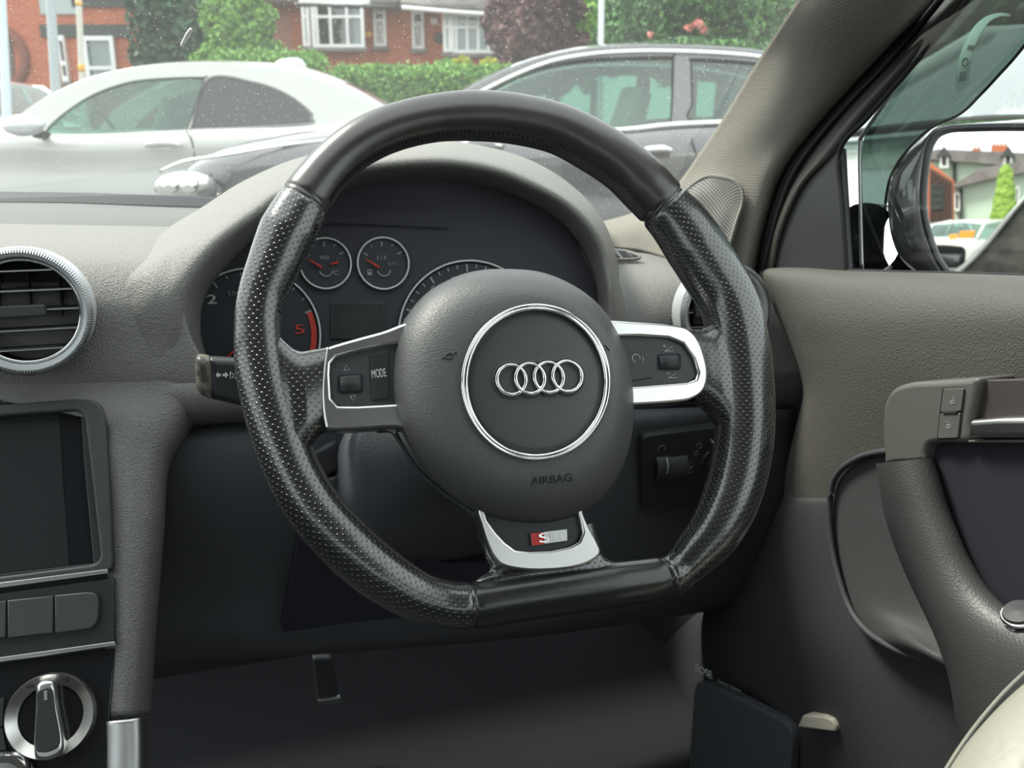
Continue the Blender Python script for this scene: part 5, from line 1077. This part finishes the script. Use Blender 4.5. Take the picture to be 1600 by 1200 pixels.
facade_window(hb, 583, 11, 605, 73, HY-.01, [0, 1], [.35], M['curtain'])
facade_window(hb, 643, 18, 664, 77, HY-.01, [0, 1], [.35], M['curtain'])
facade_window(hb, 704, 22, 776, 84, HY-1.22, [0, .12, .36, .60, .82, 1], [.34], M['curtain'], 'bay_window', cur=((.1, .9),))
facade_window(hb, 692, 22, 706, 82, HY-1.20, [0, 1], [.34], M['curtain'], 'bay_window')
E = lambda x, y, Y: tuple(wx(x, y, Y))
gut = wx(630, 8, HY-.5)
rf = put('roof', grid_mesh('rf', [[E(400, 4, HY-.6), E(628, 10, HY-.6)], [E(400, -70, HY+3), E(628, -70, HY+3)]]), M['slate'], hb); thick(rf, .15)
rf = put('roof', grid_mesh('rf', [[E(626, 11, HY-1.5), E(700, 17, HY-1.7), E(788, 22, HY-1.7)], [E(640, -20, HY+.5), E(700, -20, HY+.5), E(758, -6, HY+.5)], [E(640, -80, HY+3.5), E(700, -80, HY+3.5), E(730, -50, HY+3.5)]]), M['slate'], hb); thick(rf, .15)
tube('gutter', [E(460, 7, HY-1.0), E(626, 12, HY-1.0)], .06, M['blacktim'], hb, n=4, seg=8)
tube('gutter', [E(628, 12, HY-1.7), E(700, 18, HY-1.75), E(788, 24, HY-1.75)], .055, M['upvc'], hb, n=10, seg=8)
tube('downpipe', [E(779, 28, HY-1.3), E(777, 120, HY-1.3)], .06, M['upvc'], hb, n=4, seg=8)
for x, y, m_, r_ in ((577, 55, mat('yellow_box', (.75, .38, .05), .5), .10), (678, 34, M['upvc'], .10), (687, 60, M['blacktim'], .16)):
    lathe('wall_box', Pl(wx(x, y, HY-.05), Vector((1, 0, 0)), Vector((0, -1, 0))), 0, 0, [(r_*.9, -.1), (r_, .1), (r_*.8, .2), (.0001, .22)], m_, hb, n=20)
HL = 22.0
ht = thing('brick_terrace', (wx(115, 200, HL).x, HL+4, .4), 'red brick house with black timber lintel at the left, behind the lamp posts', 'house')
solid('wall', -160, 229, -80, HL, 8, M['brick'], ht)
solid('lintel', 61, 202, 38, HL-.06, .2, M['blacktim'], ht, ybot=58)
solid('string_course', 110, 229, -6, HL-.06, .2, M['blacktim'], ht, ybot=11)
solid('tile_panel', 60, 122, -4, HL-.05, .2, mat('grey_render', (.42, .47, .46), .8), ht, ybot=22)
facade_window(ht, 92, 56, 111, 128, HL-.01, [0, 1], [.60], M['curtain'], fw=.12)
facade_window(ht, 130, 57, 187, 128, HL-.01, [0, 1], [.70], M['curtain'], fw=.10, cur=((.05, .95),))
tube('downpipe', [E(220, -60, HL-.1), E(222, 140, HL-.1)], .07, M['blacktim'], ht, n=4, seg=8)
archp = Pl(wx(2, 100, HL), Vector((1, 0, 0)), Vector((0, -1, 0)))
plate('arched_doorway', archp, [(-30, 160), (-30, 60), (-18, 50), (-2, 46), (10, 52), (18, 66), (22, 90), (22, 160)], [], -.1, .03, M['room'], ht, bev=.01)
torus('brick_arch', archp, archp.uv(-4, 90)[0], archp.uv(-4, 90)[1], 1.0-.35, .04, .12, mat('arch_brick', (.22, .07, .045), .8), ht, n=40, seg=6)
# lamp posts
def post(x0, y0, x1, y1, Y, r, label, m=None, grp='street poles seen through the windscreen'):
    a = wx(x0, y0, Y); b = wx(x1, y1, Y); d = (b-a)/(a.z-b.z); g_ = a+d*(a.z-.2); tpt = a-d*1.2
    o = tube('lamp_post', [tuple(g_), tuple(a), tuple(tpt)], [r*1.1, r, r*.95], m or M['galv'], None, n=8, seg=16); tag(o, label, 'post', grp); return o
post(79, 0, 86, 118, 10.4, .050, 'thick grey pole, middle one of the three poles at the left')
pp_ = post(123, 0, 128, 118, 10.8, .031, 'slim pale pole with an orange band, right of the thick grey pole', mat('pale_pole', (.62, .60, .52), .6))
post(2, 0, 8, 118, 9.8, .045, 'pale blue pole at the left edge of the view', mat('blue_grey_pole', (.62, .70, .76), .5))
post(940, 0, 939, 68, 12, .035, 'white lamp post rising above the roof of the dark grey saloon', mat('white_pole', (.70, .74, .76), .5))
for x, y0, y1 in ((120, 2, 9), (129, 100, 112)):
    xx = 123+5*(y0+y1)/2/118; tube('orange_band', [tuple(wx(xx, y0, 10.8)), tuple(wx(xx, y1, 10.8))], .036, mat('orange_band', (.75, .42, .06), .5), pp_, n=3, seg=14)
# ------------------------------------------------------------------ trees, hedges
def foliage(name, blobs, n, leaf, cols, par, seedv=1):
    r = np.random.default_rng(seedv); vs = []; fs = []
    vol = np.array([b[3]*b[4]*b[5] for b in blobs])**(2/3); cnt = (n*vol/vol.sum()).astype(int)
    for b, c in zip(blobs, cnt):
        d = r.normal(size=(c, 3)); d /= np.linalg.norm(d, axis=1)[:, None]; rad = r.uniform(.55, 1.08, c)**.6
        bump = 1+.18*np.sin(d[:, 0]*7+b[0])*np.sin(d[:, 2]*6+b[1])
        P = np.array(b[:3])+d*(rad*bump)[:, None]*np.array(b[3:6])
        a = r.normal(size=(c, 3)); a /= np.linalg.norm(a, axis=1)[:, None]; q = np.cross(a, d+r.normal(size=(c, 3))*.6); q /= np.linalg.norm(q, axis=1)[:, None]+1e-6
        s = leaf*r.uniform(.6, 1.3, c)[:, None]
        base = len(vs); V4 = np.stack([P-a*s, P+q*s*.55, P+a*s, P-q*s*.55], 1).reshape(-1, 3); vs.extend(map(tuple, V4)); fs.extend([(base+4*i, base+4*i+1, base+4*i+2, base+4*i+3) for i in range(c)])
    me = bpy.data.meshes.new(name); me.from_pydata(vs, [], fs)
    o = put(name, me, cols, par, smooth=False); mi = r.integers(0, len(cols), len(fs)); me.polygons.foreach_set('material_index', mi); return o
def leafmat(n, c): 
    m = mat(n, c, .6, spec=.3); nn, b = nodes(m); b.inputs['Transmission Weight'].default_value = 0; b.inputs['Subsurface Weight'].default_value = 0; return m
GL = [leafmat('leaf_a', (.14, .30, .05)), leafmat('leaf_b', (.20, .38, .07)), leafmat('leaf_c', (.09, .21, .05))]
GD = [leafmat('dark_leaf_a', (.035, .085, .045)), leafmat('dark_leaf_b', (.055, .12, .06)), leafmat('dark_leaf_c', (.025, .06, .035))]
GP = [leafmat('purple_leaf_a', (.13, .055, .065)), leafmat('purple_leaf_b', (.085, .04, .05)), leafmat('purple_leaf_c', (.17, .09, .08))]
GM = [leafmat('mid_leaf_a', (.06, .16, .05)), leafmat('mid_leaf_b', (.10, .24, .06)), leafmat('mid_leaf_c', (.04, .11, .04))]
GH = [leafmat('hedge_leaf_a', (.17, .34, .07)), leafmat('hedge_leaf_b', (.11, .24, .06)), leafmat('hedge_leaf_c', (.22, .42, .09))]
bark = mat('bark', (.09, .07, .05), .9)
def tree(label, cx, cy, Y, rx, rz, cols, n, leaf, kind='tree', seedv=1, extra=(), dep=None):
    c = wx(cx, cy, Y); k = Y/FPX; t = thing(kind, (c.x, Y, .3), label, 'tree' if 'tree' in kind else 'bush')
    bl = [(c.x, Y, c.z, rx*k, dep or rx*k, rz*k)]+[(c.x+dx*k, Y+dy, c.z-dz*k, r*k, r*k, r*k*.9) for dx, dy, dz, r in extra]
    foliage('foliage', bl, n, leaf, cols, t, seedv)
    if rx < 10: return t
    core = ring_loft('inner_branches', [[(c.x+math.cos(a)*rx*k*.7*math.cos(b), Y+math.sin(a)*rx*k*.7*math.cos(b), c.z+rz*k*.72*math.sin(b)) for a in np.linspace(0, 2*math.pi, 14, endpoint=False)] for b in np.linspace(-1.5, 1.5, 9)], cols[-1], t)
    tube('trunk', [(c.x, Y, .2), (c.x+.05, Y, c.z)], [rx*k*.09+.03, rx*k*.05+.02], bark, t, n=6, seg=10); return t
tree('dark evergreen tree behind the small bright tree, left of the bay-windowed house', 300, 40, 20.8, 85, 150, GD, 18000, .09, 'evergreen_tree', 3, [(-40, 0, 60, 50), (40, 0, 60, 60)])
tree('small bright green tree standing left of the bay-windowed brick house', 375, 55, 18.2, 50, 72, GL, 20000, .055, 'small_tree', 4, [(-30, 0, 50, 42), (35, 0, 45, 38), (0, 0, -50, 35)])
tree('purple-leaved tree right of the bay-windowed brick house', 835, 60, 22.5, 58, 90, GP, 18000, .09, 'purple_tree', 5, [(40, 0, 20, 45), (-30, 1, -30, 45), (20, 0, -50, 50)])
tree('light green tree between the purple tree and the white lamp post', 930, 30, 33, 60, 90, GL, 14000, .11, 'light_green_tree', 6, [(50, 0, 30, 40), (-40, 0, 60, 40)])
tree('large dark green tree filling the top right of the windscreen', 1140, 0, 20, 180, 110, GM, 30000, .08, 'large_tree', 7, [(-120, 0, 30, 60), (-60, 0, 60, 60), (60, 0, 60, 80), (150, 0, 50, 90)])
tree('dark green tree above the white car in the side window', 1560, 0, 12, 190, 150, GM, 24000, .05, 'spreading_tree', 8, [(-120, 0, 60, 70), (80, 0, 60, 90)])
tree('low green shrub row below the large dark tree', 1080, 84, 15.5, 105, 15, GM, 8000, .07, 'shrub', 9, [(-85, 0, 0, 14), (110, 0, -4, 16)])
for x, y, cset, lab_ in ((697, 105, GH, 'rounded shrub left of the two yellow shrubs in front of the brick bay'), (722, 102, [leafmat('yellow_leaf', (.42, .42, .04)), leafmat('yellow_leaf_b', (.30, .34, .04))], 'left one of the two small yellow shrubs below the brick bay'), (764, 104, [leafmat('yellow_leaf', (.42, .42, .04)), leafmat('yellow_leaf_b', (.30, .34, .04))], 'right one of the two small yellow shrubs below the brick bay')):
    tree(lab_, x, y, 19, 14, 12, cset, 900, .05, 'small_bush', 11)
fl = tree('pink flowering bush in the leaves of the large dark tree', 1090, 38, 17.5, 8, 6, [mat('pink_petal', (.75, .30, .25), .6), mat('pink_petal_b', (.65, .22, .20), .6)], 200, .045, 'pink_bush', 12, [(-13, 0, 5, 5), (9, 0, 8, 5), (-68, 0, 14, 4)])
def hedge(label, x0, x1, ytop, Y, depth, n, seedv, ybot=185):
    a = wx(x0, ytop, Y); b = wx(x1, ytop, Y); t = thing('hedge', ((a.x+b.x)/2, Y+depth/2, .3), label, 'hedge'); r = np.random.default_rng(seedv)
    zb = .3; W_ = b.x-a.x; H_ = a.z-zb
    wbox('hedge_core', a.x+.1, b.x-.1, Y+.12, Y+depth-.1, zb, a.z-.12, GD[1], t, bev=.1)
    P = []
    for i in range(n):
        q = r.uniform()
        if q < .5: p = (a.x+W_*r.uniform(), Y+.08*r.normal(), zb+H_*r.uniform())
        elif q < .9: p = (a.x+W_*r.uniform(), Y+depth*r.uniform(), a.z+.05*r.normal())
        elif q < .95: p = (a.x+.06*r.normal(), Y+depth*r.uniform(), zb+H_*r.uniform())
        else: p = (b.x+.06*r.normal(), Y+depth*r.uniform(), zb+H_*r.uniform())
        P.append(p)
    P = np.array(P); d = r.normal(size=P.shape); d /= np.linalg.norm(d, axis=1)[:, None]; q = np.cross(d, r.normal(size=P.shape)); q /= np.linalg.norm(q, axis=1)[:, None]; s = .035
    V = np.stack([P-d*s, P+q*s*.6, P+d*s, P-q*s*.6], 1).reshape(-1, 3); me = bpy.data.meshes.new('leaves'); me.from_pydata([tuple(v) for v in V], [], [(4*i, 4*i+1, 4*i+2, 4*i+3) for i in range(n)])
    o = put('leaves', me, GH, t, smooth=False); me.polygons.foreach_set('material_index', r.integers(0, 3, n)); return t
hedge('long clipped green hedge in front of the bay-windowed brick house', 520, 800, 110, 15.5, 1.2, 30000, 21)
hedge('short clipped hedge left of the long hedge, behind the white coupe', 330, 490, 88, 15.8, 1.2, 16000, 22)
gw = wbox('garden_wall', wx(486, 112, 17).x, wx(530, 112, 17).x, 17, 17.2, .3, wx(486, 112, 17).z, mat('pale_render', (.5, .5, .48), .8)); tag(gw, 'short pale garden wall in the gap between the two hedges', 'wall')
# ------------------------------------------------------------------ the street behind the car, seen in the door mirror
def mirrored(x, y):
    P = MP.px(x, y, .002); d = ray(x, y).normalized(); return P, d-MN*(2*d.dot(MN))
_, rc_ = mirrored(1525, 320); BN = Vector((rc_.x, rc_.y, 0)).normalized()          # level direction the mirror looks
def street(dist):
    P, d = mirrored(1525, 320); O = P+d*(dist/d.dot(BN)); X = BN.cross(Z)*-1
    return Pl(O, Z.cross(-BN), -BN)
def mu(pl, x, y):
    P, d = mirrored(x, y); t = (pl.O-P).dot(pl.N)/d.dot(pl.N); q = P+d*t-pl.O; return (q.dot(pl.X), q.dot(pl.Y))
def mpoly(name, pl, L, h0, h1, m, par, holes=(), bev=.01): return plate_uv(name, pl, [mu(pl, *p) for p in L], [[mu(pl, *p) for p in h] for h in holes], h0, h1, m, par, bev)
def mpt(pl, x, y, h=0): return pl.w(*mu(pl, x, y), h)
M['mint'] = mat('mint_render', (.52, .62, .50), .85)
M['pale'] = mat('white_render', (.72, .74, .70), .85)
S1 = street(40); base = mpt(S1, 1525, 400); base.z = 0
mh = thing('rendered_house', base, 'pale mint rendered house with slate roof and chimneys, reflected in the door mirror', 'house')
mpoly('wall', S1, [(1380, 258), (1460, 252), (1660, 262), (1660, 425), (1380, 425)], -5, 0, M['mint'], mh)
mpoly('roof', S1, [(1380, 252), (1466, 234), (1600, 240), (1680, 246), (1680, 266), (1600, 262), (1530, 256), (1460, 251)], -4.8, .35, M['slate'], mh)
for x0, x1 in ((1469, 1483), (1567, 1581)):
    mpoly('dormer_gable', S1, [(x0-4, 247), ((x0+x1)/2, 231), (x1+4, 247)], -1, .9, M['blacktim'], mh)
    dw = mpoly('dormer_window', S1, [(x0, 243), (x1, 243), (x1, 264), (x0, 264)], -.5, .7, M['upvc'], mh, [[(x0+4, 247), (x1-4, 247), (x1-4, 261), (x0+4, 261)]])
    mpoly('pane', S1, [(x0+3, 246), (x1-3, 246), (x1-3, 262), (x0+3, 262)], -.2, .6, M['room'], dw)
for x0, x1, y0, y1 in ((1550, 1576, 224, 241), (1519, 1533, 229, 240)):
    ch = mpoly('chimney', S1, [(x0, y0), (x1, y0), (x1, y1+3), (x0, y1+3)], -2, -.8, M['brick'], mh)
    for k in range(4 if x1-x0 > 20 else 2): mpoly('chimney_pot', S1, [(x0+3+k*6, y0-6), (x0+6+k*6, y0-6), (x0+6+k*6, y0), (x0+3+k*6, y0)], -1.6, -1.2, M['brick2'], ch)
mpoly('extension_wall', S1, [(1491, 300), (1540, 280), (1660, 262), (1660, 425), (1491, 425)], .02, 2.6, M['mint'], mh)
mpoly('extension_roof', S1, [(1488, 297), (1530, 272), (1562, 266), (1660, 250), (1660, 266), (1560, 284), (1489, 300)], .03, 3.0, M['slate'], mh)
for x0, x1, y0, y1 in ((1493, 1501, 306, 333), (1582, 1588, 297, 322)):
    w = mpoly('house_window', S1, [(x0, y0), (x1, y0), (x1, y1), (x0, y1)], 2.6, 2.75, M['upvc'], mh, [[(x0+2, y0+3), (x1-2, y0+3), (x1-2, y1-3), (x0+2, y1-3)]]); mpoly('pane', S1, [(x0+1.5, y0+2), (x1-1.5, y0+2), (x1-1.5, y1-2), (x0+1.5, y1-2)], 2.58, 2.66, M['room'], w)
tube('downpipe', [mpt(S1, 1492, 256, .1), mpt(S1, 1492, 300, .1)], .07, M['blacktim'], mh, n=4, seg=6); tube('downpipe', [mpt(S1, 1503, 300, 2.7), mpt(S1, 1503, 365, 2.7)], .07, M['blacktim'], mh, n=4, seg=6)
S2 = street(34); base = mpt(S2, 1470, 400); base.z = 0
bh = thing('boarded_brick_house', base, 'orange brick building with dark upright boards, at the left of the door mirror reflection', 'house')
mpoly('wall', S2, [(1400, 215), (1456, 256), (1490, 281), (1490, 425), (1400, 425)], -1.5, 0, M['brick'], bh, bev=.02)
for k in range(7): mpoly('board', S2, [(1453+k*5.3, 262+k*3.2), (1455.2+k*5.3, 263+k*3.2), (1455.2+k*5.3, 420), (1453+k*5.3, 420)], .0, .12, M['blacktim'], bh, bev=.005)
w = mpoly('house_window', S2, [(1456, 288), (1473, 290), (1473, 327), (1456, 327)], .0, .16, M['blacktim'], bh, [[(1458+k*5, 291+j*12), (1461.5+k*5, 291+j*12), (1461.5+k*5, 301+j*12), (1458+k*5, 301+j*12)] for k in range(3) for j in range(3)])
mpoly('pane', S2, [(1457, 289), (1472, 290), (1472, 326), (1457, 326)], .0, .06, M['pale'], w)
S3 = street(30); base = mpt(S3, 1570, 355); base.z = 0
cy_ = thing('cypress', base, 'tall narrow bright green conifer, reflected in the door mirror', 'tree'); G = []
for t in np.linspace(0, 1, 12):
    c = mpt(S3, 1570+3*t-1, 356-100*t); r = (.42*(1-.65*t)) * (1 if t < .97 else .3)
    G.append([tuple(c+Vector((r*math.cos(a)*(1+.12*math.sin(5*a+t*20)), r*math.sin(a), 0))) for a in np.linspace(0, 2*math.pi, 24, endpoint=False)])
put('foliage', grid_mesh('foliage', G, False, True, cap=True), mat('conifer', (.16, .26, .04), .8, bump=('noise', 5, 1, .2), vary=(3, (.25, .36, .06))), cy_)
tube('trunk', [tuple(base), tuple(mpt(S3, 1569, 356))], .12, bark, cy_, n=4)
S4 = street(22)
sgn = mpoly('shop_sign', S4, [(1500, 361), (1524, 360), (1521, 372), (1498, 373)], -.1, .0, mat('orange_sign', (.85, .30, .04), .5), None); tag(sgn, 'larger bright orange board low in the door mirror reflection', 'sign', None)
sgn = mpoly('shop_sign', S4, [(1482, 367), (1496, 365), (1497, 373), (1483, 375)], -.1, .0, mat('orange_sign_b', (.85, .36, .06), .5), None); tag(sgn, 'smaller bright orange board at the left low in the door mirror reflection', 'sign', None)
p = mpt(street(25), 1535, 395); parked_car('white_estate', (p.x, p.y, -.02), math.atan2(BN.y, BN.x)+math.pi/2+R_(25), M['white'], 'white car far behind, low in the door mirror reflection', None)
p = mpt(street(29), 1478, 395); parked_car('grey_hatchback', (p.x, p.y, -.02), math.atan2(BN.y, BN.x)+math.pi/2, M['silver'], 'grey car furthest behind, at the bottom left of the door mirror reflection', None)
S5 = street(2.2); dusty = mat('dusty_black_paint', (.030, .028, .026), .45, vary=(22, (.075, .07, .06), .12))
blk = thing('black_car', mpt(S5, 1640, 440), 'dusty black car body with a bright edge, lower right in the door mirror', 'car')
mpoly('body', S5, [(1484, 436), (1500, 425), (1540, 385), (1600, 312), (1680, 230), (1760, 200), (1760, 520), (1470, 520)], -1.2, .0, dusty, blk, bev=.01)
tube('bright_edge', [mpt(S5, x, y, .004) for x, y in ((1486, 434), (1500, 424), (1540, 384), (1600, 311), (1680, 229))], .006, M['alu'], blk, n=30, seg=8)
